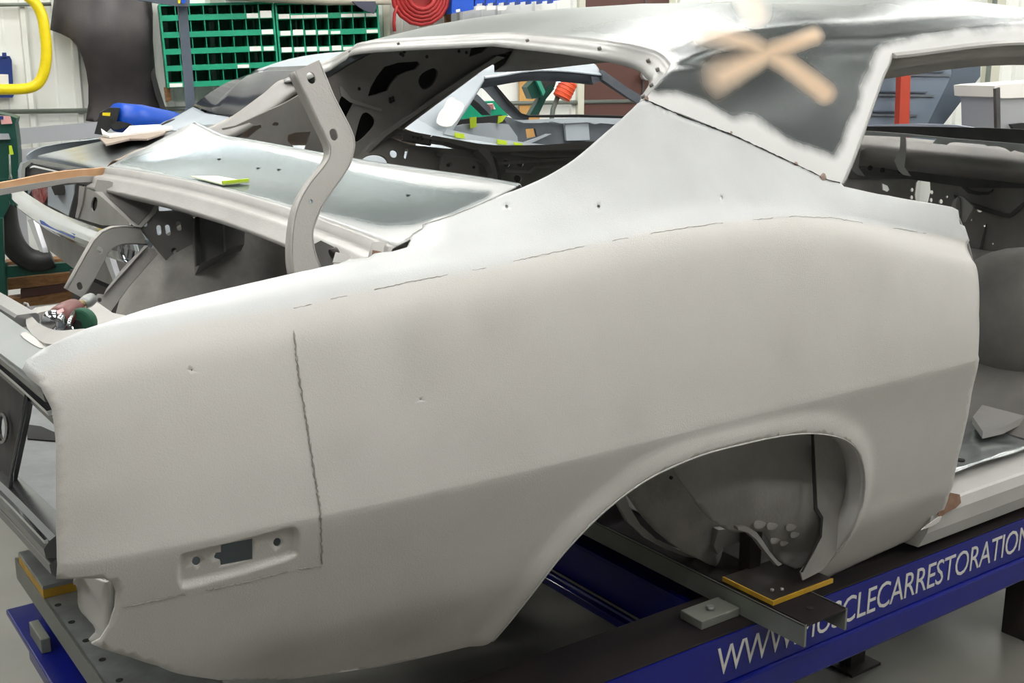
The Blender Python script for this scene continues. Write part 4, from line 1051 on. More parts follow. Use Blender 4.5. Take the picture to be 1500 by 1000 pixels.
# white sanded patch on the near sail panel
plate('sanded_white_patch', [(649, 185), (640, 180), (641, 172), (644, 164), (650, 157), (655, 146), (662, 142), (668, 146), (676, 150), (680, 156), (673, 170), (662, 184)], plY((712, 112, 2.83), (657, 190, 2.70), (600, 180, 2.70)), M_white, car2, th=.003, sm=2)
# belt line with tape
pb = plY((655, 190, 2.72), (860, 212, 2.72), (700, 240, 2.70))
plate('near_belt_rail', [(655, 189), (690, 197), (740, 205), (800, 212), (900, 214), (960, 212), (960, 222), (800, 222), (740, 214), (690, 206), (650, 196)], pb, M_car2, car2, th=.05)
for q_ in ([(666, 194), (680, 196), (681, 203), (667, 201)], [(728, 204), (742, 206), (743, 212), (729, 211)], [(752, 208), (765, 210), (766, 214), (754, 213)]):
    plate('yellow_green_tape', q_, plY((655, 190, 2.705), (860, 212, 2.705), (700, 240, 2.685)), M_note2, car2, th=.003)
# far belt, cowl, windshield opening frame
def pc2(x, y): return PX(x, y, 4.15)
plate('windshield_frame_pillar', [(700, 122), (712, 118), (722, 122), (745, 148), (765, 168), (775, 172), (770, 180), (756, 176), (736, 158), (714, 134)], plY((700, 122, 4.3), (770, 175, 4.35), (780, 120, 4.3)), M_car2in, car2, th=.03, sm=2)
plate('windshield_gasket', [(720, 121), (724, 121), (745, 146), (764, 166), (775, 169), (850, 168), (930, 170), (930, 175), (850, 172), (772, 172), (761, 168), (742, 150)], plY((700, 122, 4.28), (770, 175, 4.33), (780, 120, 4.28)), M_rubber, car2, th=.01)
plate('cowl_ledge', [(755, 176), (770, 176), (850, 172), (930, 174), (930, 183), (900, 182), (880, 180), (872, 182), (862, 179), (840, 180), (822, 181), (810, 178), (790, 180), (768, 180)], plY((755, 176, 4.2), (930, 176, 4.2), (800, 230, 4.2)), M_car2, car2, th=.02)
plate('dash_panel', [(740, 170), (770, 179), (930, 180), (930, 240), (740, 240), (700, 215)], plY((755, 176, 4.25), (930, 176, 4.25), (800, 230, 4.25)), M_car2in, car2, th=.02, holes=[[(770, 189), (784, 188), (787, 200), (772, 203)]])
plate('dash_glove_panel', [(828, 180), (862, 180), (864, 205), (830, 206)], plY((755, 176, 4.22), (930, 176, 4.22), (800, 230, 4.22)), M_car2, car2, th=.02)
plate('dash_lower_brace', [(786, 202), (800, 196), (808, 196), (782, 208), (770, 212), (768, 208)], plY((755, 176, 4.22), (930, 176, 4.22), (800, 230, 4.22)), M_car2, car2, th=.01)
plate('far_inner_quarter', [(655, 188), (680, 182), (720, 180), (745, 182), (758, 200), (760, 225), (650, 215)], plY((655, 188, 4.1), (760, 200, 4.1), (700, 240, 4.1)), M_car2, car2, th=.02)
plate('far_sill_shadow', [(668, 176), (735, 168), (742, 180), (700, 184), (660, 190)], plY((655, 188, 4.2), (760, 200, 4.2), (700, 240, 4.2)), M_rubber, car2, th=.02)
for q_ in ([(688, 172), (698, 171), (698, 186), (689, 188)], [(730, 170), (742, 169), (736, 178), (729, 181)]):
    plate('yellow_green_tape', q_, plY((655, 188, 4.08), (760, 200, 4.08), (700, 240, 4.08)), M_note2, car2, th=.003)
# deck lid
def lid(s_, t): # s_ 0 near..1 far ; t 0 tail..1 front
    y = 2.84+s_*1.46; x = 1.33+t*.72+.05*(1-(2*s_-1)**2)*(t); z = 1.165+.125*t**.9+.018*(1-(2*s_-1)**2)+.012*s_
    return V((x, y, z))
ld = grid('deck_lid', [[lid(a_/20, b_/20) for b_ in range(21)] for a_ in range(21)], M_car2lid, car2, th=.01)
ex = [(148, 208), (170, 204), (240, 196), (300, 190), (280, 215), (180, 240), (150, 236), (128, 220)]
yl = [(95, 213), (108, 212), (120, 225), (126, 238), (118, 240), (108, 228)]
set_attr(ld, 'zinc', lambda c: sdist(to_px(c), ex)*.003); set_attr(ld, 'tan', lambda c: sdist(to_px(c), yl)*.003)
# tail panel: recess, lamps, trim
XT = 1.30
plate('tail_panel', [(26, 250), (30, 238), (44, 234), (100, 246), (150, 256), (200, 271), (205, 352), (180, 350), (60, 316), (32, 300)], Xpl(XT), M_car2, car2, th=.03)
plate('tail_recess', [(33, 250), (38, 241), (46, 239), (100, 251), (150, 264), (200, 280), (200, 350), (150, 338), (80, 320), (40, 300)], Xpl(XT-.012), M_dark2, car2, th=.006)
plate('tail_trim_upper', [(33, 240), (46, 233), (100, 243), (170, 256), (205, 267), (205, 271), (170, 260), (100, 248), (46, 238), (37, 246), (34, 300), (31, 300), (31, 250)], Xpl(XT-.03), M_dchrome, car2, th=.01)
plate('tail_trim_inner', [(37, 250), (42, 243), (50, 242), (100, 254), (100, 256), (50, 245), (44, 246), (40, 252), (40, 290), (37, 290)], Xpl(XT-.02), M_chrome, car2, th=.006)
plate('tail_lamp', [(44, 272), (68, 275), (69, 288), (64, 298), (58, 296), (46, 286)], Xpl(XT-.02), mat('red_lens', (.35, .03, .025, 1), .15, 0, col2=(.5, .3, .28, 1), vs=30), car2, th=.006)
plate('lamp_trim', [(40, 268), (46, 270), (47, 286), (58, 298), (64, 300), (60, 303), (52, 300), (42, 290)], Xpl(XT-.022), M_chrome, car2, th=.006)
plate('finish_panel', [(70, 274), (108, 270), (108, 285), (100, 316), (86, 308), (70, 300)], Xpl(XT-.025), M_car2, car2, th=.006)
plate('panel_slot', [(112, 268), (122, 270), (118, 300), (108, 320), (101, 318), (109, 290)], Xpl(XT-.027), M_hole, car2, th=.004)
plate('lamp_recess_panel', [(124, 275), (150, 272), (180, 290), (190, 330), (150, 330), (116, 320)], Xpl(XT-.024), M_bare, car2, th=.006, holes=[circ(138, 299, 4.5, 11, 12, .15)])
plate('recess_divider', [(116, 272), (124, 274), (120, 300), (114, 320), (110, 318), (114, 298)], Xpl(XT-.03), M_bare, car2, th=.01)
cyl('dark_wing_nut', PX(86, 277, XT-.05), PX(86, 277, XT-.02), .03, M_black, car2, n=5)
# bumper
bp_ = [PX(x, y, XT-.13+dx) for x, y, dx in ((26, 291, .10), (28, 287, .03), (40, 298, 0), (80, 324, -.02), (130, 346, -.02), (180, 364, -.01), (200, 369, .03))]
prof = [(0, .045), (.025, .040), (.038, .020), (.040, 0), (.034, -.022), (.018, -.040), (0, -.045), (-.01, 0)]
sweep('bumper', [tuple(p) for p in smooth(bp_, 6, closed=False)], [(-a_, b_) for a_, b_ in prof], M_chrome, car2, side=V((-1, .1, 0)).normalized()*-1)
for x, y in ((54, 338), (163, 385)):
    plate('bumper_bracket', [(x-14, y-16), (x-6, y-18), (x+8, y+25), (x+10, y+32), (x+4, y+30)], Xpl(XT-.10), M_silver, car2, th=.02)
plate('rear_valance', [(55, 322), (205, 372), (205, 430), (180, 425), (110, 395), (70, 365)], Xpl(XT+.02), M_mid, car2, th=.02)
plate('bumper_blue_tape', [(58, 322), (110, 343), (108, 349), (60, 328)], Xpl(XT-.19), M_bluebin, car2, th=.004)
box('underbody', (1.45, 2.75, .45), (4.6, 4.4, .62), M_black, car2)
for x in (1.9, 4.1):
    for y in (2.85, 4.2): box('stand', (x, y, 0), (x+.12, y+.12, .45), M_black, car2)

# ================================================================== SMALL THINGS ON THE CARS
def thing_plate(name, label, cat, *a, group=None, **k):
    o = plate(name, *a, **k); tag(o, label, cat, group); return o
nb = [PZ(279, 261, 1.326), PZ(320, 259, 1.326), PZ(366, 270, 1.326), PZ(328, 275, 1.326)]
def deckhit(x, y):
    best = None
    for t in range(1, NT):
        for s_ in range(1, NS):
            q = rows_deck[t][s_]; u = to_px(q); d = abs(u[0]-x)+abs(u[1]-y)
            if best is None or d < best[0]: best = (d, q)
    return best[1]
rows_deck = [[deckp(t/NT, -1+2*s_/NS) for s_ in range(NS+1)] for t in range(NT+1)]
c4 = [deckhit(x, y)+V((0, 0, .005)) for x, y in ((281, 262), (318, 261), (366, 270), (327, 275))]
note = empty('sticky_note_pad', 'pale yellow-green sticky note lying on the shiny panel below the rear window', 'note pad', c4[3])
mesh('sheet', c4+[p+V((0, 0, .003)) for p in c4], [(3, 2, 1, 0), (4, 5, 6, 7), (0, 1, 5, 4), (1, 2, 6, 5), (2, 3, 7, 6), (3, 0, 4, 7)], M_note, note)
e1, e2 = c4[3], c4[2]; up_ = V((0, 0, .009)); bk_ = (c4[0]-c4[3]).normalized()*.008
mesh('green_edge', [e1, e2, e2+up_, e1+up_, e1+bk_, e2+bk_, e2+bk_+up_, e1+bk_+up_], [(0, 1, 2, 3), (5, 4, 7, 6), (3, 2, 6, 7), (0, 4, 5, 1), (1, 5, 6, 2), (4, 0, 3, 7)], M_note2, note)
thing_plate('sticky_note', 'small yellow-green sticky note on the chrome bumper of the rear car', 'note', [(98, 325), (107, 320), (123, 326), (112, 331)], plane(PX(98, 325, 1.16), PX(123, 326, 1.16), PX(110, 320, 1.20)), M_note2, th=.003)
# air sander
az_ = 1.165
sd_ = empty('air_sander', 'maroon air sander with brass fitting lying in the open trunk', 'sander', PZ(95, 480, 1.13))
a_, b_ = PZ(74, 474, az_+.02), PZ(120, 446, az_+.02)
d_ = (b_-a_)
pts = [a_+d_*t for t in (0, .05, .12, .14, .3, .55, .74, .80)]
tube('grip', pts[3:], [.018, .0205, .0205, .018, .012], M_maroon, sd_, n=18)
tube('chrome_collar', pts[:4], [.012, .019, .0195, .018], M_chrome, sd_, n=18)
tube('brass_fitting', [a_+d_*t for t in (.80, .84, .9, .92, 1.0, 1.04)], [.008, .010, .010, .008, .009, .006], M_brass, sd_, n=6)
tube('hose_coupler', [a_+d_*t for t in (1.04, 1.1, 1.2, 1.32)], [.009, .011, .012, .011], M_plate, sd_, n=12)
tube('lever', [PZ(107, 457, az_+.045), PZ(104, 466, az_+.05), PZ(100, 475, az_+.045)], .003, M_chrome, sd_, n=6)
plate('label_patch', [(83, 455), (92, 451), (94, 455), (84, 460)], Zpl(az_+.052), mat('pinkish_label', (.5, .3, .3, 1), .5), sd_, th=.001)
cyl('angle_head', PZ(92, 486, az_-.005), PZ(98, 483, az_+.002), .013, M_chrome, sd_, n=16, bev=.004)
dd = empty('scouring_disc', 'dark green scouring disc beside the maroon air sander', 'abrasive disc', PZ(122, 478, 1.13))
c_ = PZ(121, 472, az_+.005); cyl('pad', c_+V((.005, .006, .0)), c_+V((-.012, -.014, .002)), .024, M_dgreen2, dd, n=28, bev=.004)
cyl('hub', c_+V((-.012, -.014, .002)), c_+V((-.014, -.017, .002)), .007, M_hole, dd, n=12)
# white rag and folded sheet on the deck lid of the second car
thing_plate('paper_sheet', 'white folded paper lying on the dark deck lid of the rear car', 'paper', [(148, 188), (151, 190), (158, 195), (180, 194), (190, 184), (252, 181), (252, 188), (225, 191), (200, 194), (160, 199), (150, 196)], plane(PY(148, 192, 4.25), PY(252, 184, 4.25), PY(200, 180, 4.6)), M_white, th=.01)
thing_plate('brown_cloth_strip', 'grubby brown masking strip under the white paper on the rear car', 'masking strip', [(145, 201), (160, 199), (200, 195), (226, 192), (245, 190), (240, 195), (215, 203), (190, 203), (155, 211), (150, 206)], plane(PY(148, 200, 4.2), PY(252, 189, 4.2), PY(200, 190, 4.5)), mat('grubby_paper', (.40, .33, .27, 1), .8), th=.008)
# blue sleeve tool on the far fender
bs = empty('blue_sleeve_tool', 'long blue sleeve with black head lying behind the rear car', 'tool', W(160, 190, 1.6))
a_, b_ = W(172, 172, 2.0), W(285, 184, 1.6)
tube('sleeve', [a_, a_.lerp(b_, .3), a_.lerp(b_, .7), b_], [.075, .08, .065, .03], M_bluesleeve, bs, n=16)
plate('black_head', [(146, 165), (160, 158), (176, 158), (172, 175), (164, 186), (152, 198), (138, 196), (142, 182)], Wf(2.05), M_rubber, bs, th=.08)
plate('yellow_head_label', [(150, 165), (162, 165), (161, 170), (150, 169)], Wf(2.135), M_yellow, bs, th=.004)
plate('black_grip', [(163, 182), (172, 178), (185, 180), (195, 184), (180, 188), (166, 190)], Wf(2.1), M_rubber, bs, th=.05, sm=2)

# ================================================================== BACK WALL
def wroot(name, label, cat, x, y, off=0, group=None): return empty(name, label, cat, W(x, y, off), 0, group)
# yellow tube frame
yt = [W(x, y, .35) for x, y in ((-60, 131), (0, 131), (35, 130), (52, 125), (61, 114), (66, 98), (68, 75), (66, 50), (62, 25), (54, 8), (42, -4), (25, -12), (-40, -16))]
o = tube('yellow_tube_frame', [tuple(p) for p in smooth(yt, 5, closed=False)], .034, M_yellow, n=14); tag(o, 'bright yellow bent tube frame hanging on the white wall at far left', 'tube frame')
cb = wroot('blue_clipboard', 'navy blue clipboard with white sheets under the yellow tube', 'clipboard', 5, 110, .05)
plate('board', [(-20, 82), (14, 82), (17, 88), (20, 140), (18, 143), (-20, 143)], Wf(.06), M_navy, cb, th=.02)
plate('clip', [(3, 77), (9, 77), (10, 84), (3, 84)], Wf(.075), M_navy, cb, th=.01)
plate('sheet', [(-20, 108), (12, 109), (13, 126), (-20, 126)], Wf(.07), M_white, cb, th=.004); plate('sheet', [(-20, 133), (15, 132), (16, 138), (-20, 140)], Wf(.07), M_white, cb, th=.004)
# conduits
for y0, y1, r_ in ((165, 160, .016), (8, 6, .012)):
    o = tube('wall_conduit', [W(-60, y0, .06), W(1000, y0-18, .06)] if r_ > .013 else [W(-60, y0, .06), W(75, y1, .06)], r_, M_pipe); tag(o, 'thin grey conduit running level along the wall behind the hanging fender' if r_ > .013 else 'thin grey conduit high on the wall left of the fender', 'conduit')
rl = wroot('guard_rail', 'long white square rail low on the wall behind the rear car', 'rail', 60, 200, .3)
sweep('rail', [W(-60, 207, .30), W(140, 190, .30), W(300, 178, .30)], [(-.04, -.05), (.04, -.05), (.04, .05), (-.04, .05)], M_silver, rl)
sweep('lower_rail', [W(-60, 232, .30), W(140, 217, .30), W(300, 205, .30)], [(-.04, -.06), (.04, -.06), (.04, .03), (-.04, .03)], M_silver, rl)
for x in (20, 120): 
    p = W(x, 215, .24); box('post', (p.x-.03, p.y-.03, 0), (p.x+.03, p.y+.03, p.z), M_silver, rl)
# hanging black fender
def fb(x, y):
    t = max(0, min(1, (x-75)/170)); return -TX*(.16*math.sin(math.pi*t)**.8+.05*math.sin(y*.03))
fd = wroot('hanging_fender', 'large black primered front fender hanging upright on the white wall', 'car fender', 170, 100, .1)
plate('skin', [(82, -40), (79, 0), (74, 44), (90, 50), (104, 57), (115, 69), (122, 85), (127, 104), (130, 125), (130, 150), (126, 176), (145, 178), (246, 172), (240, 150), (230, 120), (222, 80), (221, 30), (216, -40)], Wf(.12), M_fender, fd, th=.01, sp=7, bulge=fb)
plate('folded_edge', [(200, -40), (218, -40), (224, 20), (224, 60), (228, 110), (236, 140), (247, 170), (240, 172), (228, 140), (220, 108), (213, 60), (208, 10)], Wf(.20), M_rubber, fd, th=.06)
plate('inner_skin_patch', [(206, 45), (213, 47), (213, 58), (207, 56)], Wf(.27), M_mid, fd, th=.004)
# green parts-bin cabinets
TILT = math.radians(2.2)
def cabinet(name, label, px0, px1, py0, py1, ncol, nrow, cards, stuff_):
    off = .32; a = W(px0, (py0+py1)/2, off); b = W(px1, (py0+py1)/2, off)
    wd = abs((b-a).dot(SX)); z1 = W(px0, py0, off).z; z0 = W(px0, py1, off).z; H = z1-z0
    root = empty(name, label, 'parts cabinet', R2W(*wst(px0, py0, off)[:2], z0), 0, group=None)
    root.rotation_euler = (Matrix.Rotation(WA, 3, 'Z') @ Matrix.Rotation(-TILT, 3, 'Y')).to_euler(); root['local'] = 1
    def lb(nm, x0, x1, y0, y1, za, zb, m=M_green, **k): return box(nm, (x0, y0, za), (x1, y1, zb), m, root, **k)
    lb('back_panel', 0, wd, .29, .30, 0, H); lb('side_panel', 0, .012, 0, .30, 0, H); lb('side_panel', wd-.012, wd, 0, .30, 0, H); lb('top_panel', 0, wd, 0, .30, H-.014, H)
    rh = H/nrow; cw = (wd-.024)/ncol
    for r in range(nrow):
        z = r*rh
        lb('shelf', .012, wd-.012, 0, .29, z, z+.006); lb('shelf_lip', .012, wd-.012, -.004, .002, z, z+.036)
    for c in range(1, ncol):
        for r in range(nrow): lb('divider', .012+c*cw-.0025, .012+c*cw+.0025, .004, .29, r*rh+.006, (r+1)*rh-(.014 if r == nrow-1 else 0))
    for (r, c, wc, hh) in cards:
        z = (nrow-1-r)*rh; x = .012+(c+.5)*cw
        lb('label_card', x-cw*.42*wc, x+cw*.42*wc, -.007, -.004, z+.004, z+.004+hh, M_white)
    for k_, (r, c) in enumerate(stuff_):
        z = (nrow-1-r)*rh+.006; x = .012+(c+.5)*cw
        bm = bmesh.new(); bmesh.ops.create_icosphere(bm, subdivisions=2, radius=.028)
        rng = random.Random(k_+r*9)
        for v in bm.verts: v.co *= rng.uniform(.6, 1.15); v.co.z = abs(v.co.z)*.9
        me = bpy.data.meshes.new('parts_bag'); bm.to_mesh(me); bm.free(); me.materials.append([M_silver, M_white, M_cream][k_ % 3])
        o = bpy.data.objects.new('parts_bag', me); COL.objects.link(o)
        o.matrix_world = root.matrix_basis @ Matrix.Translation((x, .05, z))
        nm_r = ['top', 'second', 'third', 'fourth', 'bottom'][r]; nm_c = ['first', 'second', 'third', 'fourth', 'fifth', 'sixth', 'seventh', 'eighth'][c]
        tag(o, 'small bag of parts in %s row, %s bin from left of the %s green cabinet' % (nm_r, nm_c, 'left' if px0 < 300 else 'right'), 'parts bag', 'bags of small parts in the green bins')
    return root, wd, H
C1 = cabinet('green_bin_cabinet', 'green open bin cabinet behind the grey vertical post, nearest the black fender', 237, 404, 6, 129, 8, 5,
    [(0, 6, 1, .03), (0, 7, 1, .045), (1, 7, 1, .03), (2, 6, 1, .03), (2, 7, .9, .026), (3, 5, 1, .022), (4, 0, 1.1, .024), (4, 5, 1, .022), (4, 6, .9, .022)],
    [(0, 0), (0, 2), (1, 2), (3, 0), (3, 6), (4, 1), (4, 2), (4, 3), (0, 5), (2, 3), (4, 4)])
C2 = cabinet('green_bin_cabinet', 'green open bin cabinet with rows of white label cards, beside the hose reel', 407, 557, 4, 126, 8, 5,
    [(0, 0, 1, .03), (0, 1, 1.15, .022), (0, 2, 1.15, .022), (0, 3, 1.15, .022), (0, 5, 1.1, .022), (0, 6, 1.1, .022), (0, 7, 1, .022), (1, 0, .95, .03), (1, 1, .95, .036), (1, 2, .95, .03), (1, 3, .95, .026), (1, 4, .9, .02), (1, 7, 1.1, .022),
     (2, 0, .95, .032), (2, 1, .95, .03), (2, 2, .95, .03), (2, 3, .95, .026), (2, 4, .9, .032), (2, 5, 1.1, .022)],
    [(1, 1), (1, 2), (0, 3), (1, 6), (3, 1), (2, 4), (2, 6)])
# clutter on top of the cabinets
tl = wroot('rolled_tarp', 'rolled grey and cream tarp lying on top of the right green cabinet', 'tarp', 480, 0, .35)
tube('roll', [W(x, y, .38) for x, y in ((300, -8), (400, -5), (480, 1), (540, 3), (572, 3))], [.03, .04, .03, .02, .018], mat('tarp_cream', rgb(170, 165, 150), .8), tl)
plate('hanging_flap', [(516, 2), (550, 2), (552, 10), (548, 20), (536, 16), (525, 10)], Wf(.42), mat('tarp_grey', rgb(70, 72, 86), .8), tl, th=.02)
for x, lab in ((315, 'white box on top of the left green cabinet'), (345, 'clear plastic bag on top of the left green cabinet'), (375, 'cream carton on top of the left green cabinet'), (245, 'brown carton on the left end of the green cabinet')):
    p = W(x, 3, .25); o = box('carton' if x != 345 else 'plastic_bag', (p.x-.05, p.y-.05, p.z-.01), (p.x+.05, p.y+.05, p.z+.08), [M_white, M_silver, M_cream, M_wood][[315, 345, 375, 245].index(x)]); tag(o, lab, 'box' if x != 345 else 'bag')
# grey lift arm / stand in front of the bins
st = wroot('grey_boom_stand', 'slate grey square post and boom in front of the left green cabinet', 'stand', 275, 165, 2.2)
plate('post', [(259, -10), (273, -10), (287, 166), (274, 171)], Wf(2.25), M_stand, st, th=.06)
plate('boom', [(190, -16), (278, -2), (278, 9), (262, 9), (190, -2)], Wf(2.32), M_stand, st, th=.06)
plate('yellow_decal', [(260, -6), (265, -6), (264, 5), (261, 5)], Wf(2.33), M_yellow, st, th=.002)
plate('blue_decal', [(265, -2), (271, -3), (273, 2), (269, 6), (265, 3)], Wf(2.33), M_bluebin, st, th=.002)
plate('foot', [(272, 160), (288, 160), (289, 172), (274, 173)], Wf(2.3), M_stand, st, th=.09)
# green machine at the left edge
gm = wroot('green_machine', 'dark green shop machine with a flag sticker at the left edge of the frame', 'machine', 5, 240, 1.45)
plate('housing', [(-70, 168), (16, 170), (22, 182), (27, 230), (25, 262), (14, 270), (-70, 275)], Wf(1.550), M_dgreen, gm, th=.25, sm=2)
plate('lower_housing', [(-70, 270), (10, 262), (14, 300), (4, 320), (-70, 330)], Wf(1.600), M_dgreen, gm, th=.2)
plate('motor_cap', [(-60, 196), (12, 196), (15, 204), (-60, 206)], Wf(1.590), M_silver, gm, th=.03)
plate('flag_sticker', [(0, 169), (15, 170), (18, 181), (2, 182)], Wf(1.580), mat('flag_red_white', rgb(215, 160, 155), .6), gm, th=.003)
plate('flag_canton', [(0, 170), (5, 170), (5, 175), (0, 175)], Wf(1.585), M_navy, gm, th=.003)
plate('yellow_green_tag', [(13, 213), (17, 213), (20, 226), (14, 227)], Wf(1.585), M_note2, gm, th=.003)
tube('lanyard', [W(14, 226, 1.600), W(15, 255, 1.600), W(13, 262, 1.600), W(18, 262, 1.600), W(15, 255, 1.600)], .006, M_pipe, gm, n=6)
tube('flexible_black_hose', [tuple(p) for p in smooth([W(x, y, 1.450) for x, y in ((0, 262), (4, 300), (10, 335), (22, 362), (40, 378), (60, 382), (76, 377))], 5, closed=False)], [.075-.0006*i for i in range(31)], M_rubber, gm, n=14)
for x in (-20,):
    plate('machine_leg', [(-20, 320), (4, 320), (8, 450), (-20, 450)], Wf(1.750), M_dgreen, gm, th=.06)
# green work table with timber under it
tb = wroot('green_bench', 'green steel bench frame with timber on its lower shelf at left edge', 'bench', 60, 395, 2.5)
plate('cross_rail', [(0, 391), (112, 384), (112, 396), (0, 408)], Wf(1.450), M_dgreen, tb, th=.05)
plate('leg', [(-12, 385), (10, 385), (12, 520), (-12, 520)], Wf(1.450), M_dgreen, tb, th=.05)
plate('leg', [(112, 384), (122, 384), (122, 520), (112, 520)], Wf(1.450), M_dgreen, tb, th=.05)
for k_, (q_, m_) in enumerate((([(6, 384), (108, 378), (110, 386), (6, 394)], M_wood), ([(10, 408), (118, 398), (118, 412), (10, 425)], M_wood), ([(30, 424), (120, 412), (120, 424), (30, 438)], M_brown), ([(10, 438), (120, 424), (120, 440), (10, 452)], M_wood))):
    thing_plate('timber_plank', ['pale plank lying on the rail of the green bench', 'upper pale plank under the green bench rail', 'dark brown plank in the stack under the green bench', 'lowest pale plank under the green bench'][k_], 'plank', q_, Wf(1.300), m_, th=.12, group='timber under the green bench')
thing_plate('blue_crate', 'blue crate on the floor beneath the rear car bumper', 'crate', [(112, 402), (150, 396), (165, 398), (165, 436), (112, 436)], Wf(1.5), M_navy, th=.2)
# hose reels and blue bins above the roof
hr = wroot('hose_reel', 'red hose reel on the wall between the green cabinet and blue bins', 'hose reel', 612, 0, .3)
for k_, r_ in enumerate((.20, .175, .15, .125, .10)):
    c = W(616, -8, .32); tube('hose_turn', [c+SX*r_*math.cos(t*.3927)+V((0, 0, r_*math.sin(t*.3927)))-TX*.01*k_ for t in range(16)], .017, M_redhose, hr, n=8, closed=True)
tube('hanging_hose', [W(x, y, .33) for x, y in ((583, 6), (578, 20), (577, 34), (578, 46))], .012, M_redhose, hr, n=8)
plate('reel_plate', circ(616, -8, 30, 32, 20), Wf(.28), M_redhose, hr, th=.02)
h2 = wroot('hose_reel', 'dark hose reel just right of the red one on the wall', 'hose reel', 645, 0, .3)
for k_, r_ in enumerate((.12, .09, .06)):
    c = W(643, -4, .13); tube('hose_turn', [c+SX*r_*math.cos(t*.3927)+V((0, 0, r_*math.sin(t*.3927))) for t in range(16)], .018, mat('dark_hose', rgb(95, 60, 50), .6), h2, n=8, closed=True)
thing_plate('wooden_batten', 'narrow upright wooden batten right of the hose reels', 'batten', [(652, -40), (660, -40), (661, 40), (653, 40)], Wf(.1), M_wood, th=.04)
thing_plate('wall_batten', 'short wooden block on the wall under the green cabinet', 'batten', [(240, 128), (249, 128), (251, 147), (243, 150)], Wf(.15), M_wood, th=.03)
thing_plate('wooden_batten', 'upright wooden batten on the wall right of the green cabinets', 'batten', [(560, -40), (570, -40), (572, 70), (563, 70)], Wf(.08), M_cream, th=.04)
bb = wroot('blue_storage_bin', 'large blue storage bin beside the wooden batten above the roof line', 'storage bin', 678, 10, .3)
plate('body', [(662, -40), (694, -40), (694, 14), (662, 20)], Wf(.36), M_bluebin, bb, th=.14)
plate('label', [(668, 14), (674, 13), (674, 17), (668, 18)], Wf(.362), M_white, bb, th=.002)
for k_ in range(8):
    x = 696+k_*16
    b_ = wroot('blue_hanging_bin', ['first', 'second', 'third', 'fourth', 'fifth', 'sixth', 'seventh', 'eighth'][k_]+' small blue hanging bin from left in the row above the roof', 'storage bin', x+7, 0, .3, group='small blue hanging bins')
    plate('bin_front', [(x, -30), (x+14.5, -30), (x+14, 4-k_*.6), (x+1, 6-k_*.6)], Wf(.34), M_bluebin, b_, th=.012)
    plate('bin_side', [(x+.3, -30), (x+2.5, -30), (x+2.5, 8-k_*.6), (x+.3, 9-k_*.6)], Wf(.36), M_bluebin, b_, th=.10)
    if k_ < 3: plate('label_card', [(x+1, 9), (x+14, 8), (x+14, 14), (x+1, 15)], Wf(.35), M_white, b_, th=.003)
# brown door
s0, t0, zt = wst(855, 40, .05); s1, _, _ = wst(978, 40, .05)
dr = rbox('door_1', s0, s1, T_WALL-.06, T_WALL-.02, 0, 2.25, M_brown, **K)
f1 = rbox('door_frame', s0-.05, s0, T_WALL-.08, T_WALL-.01, 0, 2.30, M_cream, dr); rbox('door_frame', s1, s1+.05, T_WALL-.08, T_WALL-.01, 0, 2.30, M_cream, dr)
rbox('door_panel_groove', s0+(s1-s0)*.70, s0+(s1-s0)*.715, T_WALL-.075, T_WALL-.055, 0, 2.2, M_dark2, dr)
p = W(943, 111, .1); cyl('door_knob', p, p-TX*.06, .035, M_silver, dr, bev=.008)
# items seen through the cars
o = thing_plate('plywood_board', 'upright plywood board on the wall behind the green arm', 'board', [(761, 60), (791, 60), (790, 230), (761, 230)], Wf(.06), mat('plywood', rgb(205, 160, 95), .6, 0, col2=rgb(185, 140, 78), vs=8), th=.02)
ga = wroot('green_press', 'green articulated press arm in front of the plywood board', 'press', 790, 140, .5)
plate('head', [(772, 128), (786, 114), (797, 134), (795, 142), (779, 145)], Wf(.75), M_dgreen, ga, th=.12)
plate('head_edge', [(784, 114), (790, 114), (799, 134), (796, 140)], Wf(.80), mat('green_light', rgb(60, 150, 125), .4), ga, th=.04)
plate('arm', [(808, 124), (812, 130), (800, 145), (788, 170), (774, 172), (789, 146)], Wf(.70), M_dgreen, ga, th=.08)
plate('black_clamp', [(793, 116), (806, 114), (815, 118), (812, 128), (800, 132), (794, 126)], Wf(.66), M_rubber, ga, th=.08)
og = wroot('orange_canister_tool', 'orange ribbed canister on a thin green post beside the press', 'tool', 825, 130, .6)
a_, b_ = W(834, 119, .8), W(822, 144, .8)
cyl('canister', a_, b_, .062, M_orange, og, n=24, bev=.006)
for k_ in range(5): c = a_.lerp(b_, .1+k_*.2); cyl('rib', c, c+(b_-a_)*.05, .0645, M_orange, og, n=24)
tube('post', [W(817, 142, .75), W(810, 160, .75), W(805, 200, .75)], .018, M_pipe, og)
cyl('blue_lamp', W(819, 117, .82), W(819, 117, .86), .018, mat('blue_white_lamp', (.5, .6, 1, 1), emit=2), og)
gt = wroot('green_work_table', 'dark green table top with a small flag seen through the rear car window', 'table', 700, 165, 1.2)
plate('table_top', [(640, 150), (728, 148), (745, 170), (640, 184)], Wf(1.3), M_green, gt, th=.1)
plate('white_edge', [(640, 180), (745, 170), (745, 173), (640, 184)], Wf(1.31), M_white, gt, th=.02)
plate('flag_sticker', [(707, 152), (722, 151), (726, 160), (711, 161)], Wf(1.31), M_white, gt, th=.003)
for k_ in range(4): plate('flag_stripe', [(708, 153.4+2*k_), (723, 152.4+2*k_), (724, 153.3+2*k_), (708, 154.3+2*k_)], Wf(1.315), M_redhose, gt, th=.002)
plate('flag_canton', [(707, 152), (713, 151.6), (714, 156), (708.5, 156.5)], Wf(1.32), M_navy, gt, th=.002)
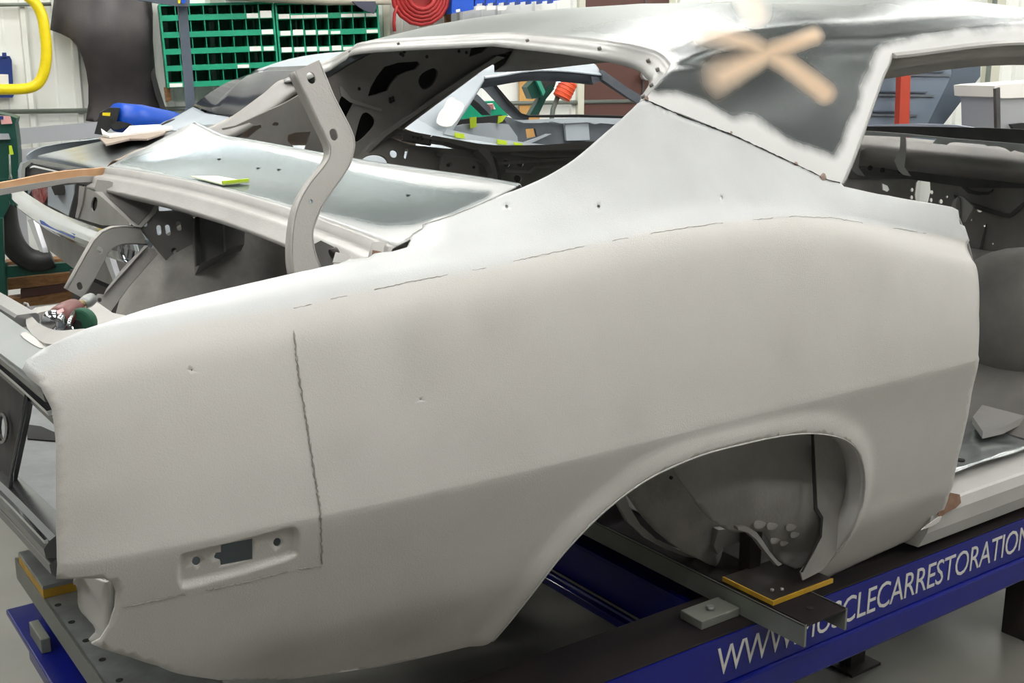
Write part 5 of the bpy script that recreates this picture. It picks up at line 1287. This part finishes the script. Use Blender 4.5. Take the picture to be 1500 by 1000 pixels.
# right: leaning grey door, red post, cream trim, silver cabinet
ld_ = wroot('leaning_car_door', 'blue-grey ribbed panel leaning against the wall, seen through the quarter window', 'panel', 1370, 150, .6)
plate('skin', [(1200, 60), (1437, 60), (1436, 112), (1376, 190), (1360, 260), (1200, 260)], Wf(.7), M_steelblue, ld_, th=.05)
for y, x1 in ((109, 1395), (139, 1370), (168, 1345)):
    plate('stamped_groove', [(1240, y-2), (x1, y), (x1-3, y+3), (1240, y+1)], Wf(.715), M_car2in, ld_, th=.01)
    plate('stamped_rib', [(1240, y-7), (x1-10, y-5), (x1-13, y-3), (1240, y-5)], Wf(.72), M_stand, ld_, th=.015)
plate('panel_border', [(1395, 80), (1437, 75), (1436, 112), (1376, 190), (1355, 190), (1395, 110)], Wf(.705), M_stand, ld_, th=.02)
thing_plate('red_post', 'upright red steel post in front of the blue-grey ribbed panel', 'post', [(1322, 60), (1335, 60), (1330, 260), (1314, 260)], Wf(.9), M_redpost, th=.06)
tr = rbox('trim_1', *[v for v in (wst(1440, 130, .05)[0], wst(1456, 130, .05)[0])], T_WALL-.10, T_WALL, 0, 3.0, M_cream, **K)
rbox('trim_bead', wst(1444, 130, .12)[0], wst(1448, 130, .12)[0], T_WALL-.13, T_WALL-.10, 0, 3.0, M_pipe, tr)
sv = wroot('silver_cabinet', 'silver steel cabinet with bright top at the right edge, beyond the windshield opening', 'cabinet', 1490, 150, 1.0)
plate('body', [(1461, 140), (1560, 138), (1560, 260), (1463, 260)], Wf(1.3), M_silver, sv, th=.4)
plate('lid', [(1457, 126), (1468, 124), (1560, 118), (1560, 141), (1468, 144), (1458, 142)], Wf(1.33), M_white, sv, th=.45)
plate('corner_post', [(1459, 130), (1465, 128), (1467, 260), (1462, 260)], Wf(1.35), M_dark2, sv, th=.03)
plate('handle', [(1481, 182), (1500, 180), (1560, 184), (1560, 190), (1485, 189)], Wf(1.36), M_rubber, sv, th=.03)
# blue sleeve etc. on the floor under car: shadowed lift arm
#CUT
bpy.context.view_layer.update()
for root in [o for o in S.objects if o.type == 'EMPTY' and o.parent is None and not o.get('local')]:
    off = root.matrix_basis.inverted()
    for c in root.children: c.matrix_basis = off @ c.matrix_basis
for o in S.objects:
    if 'local' in o: del o['local']
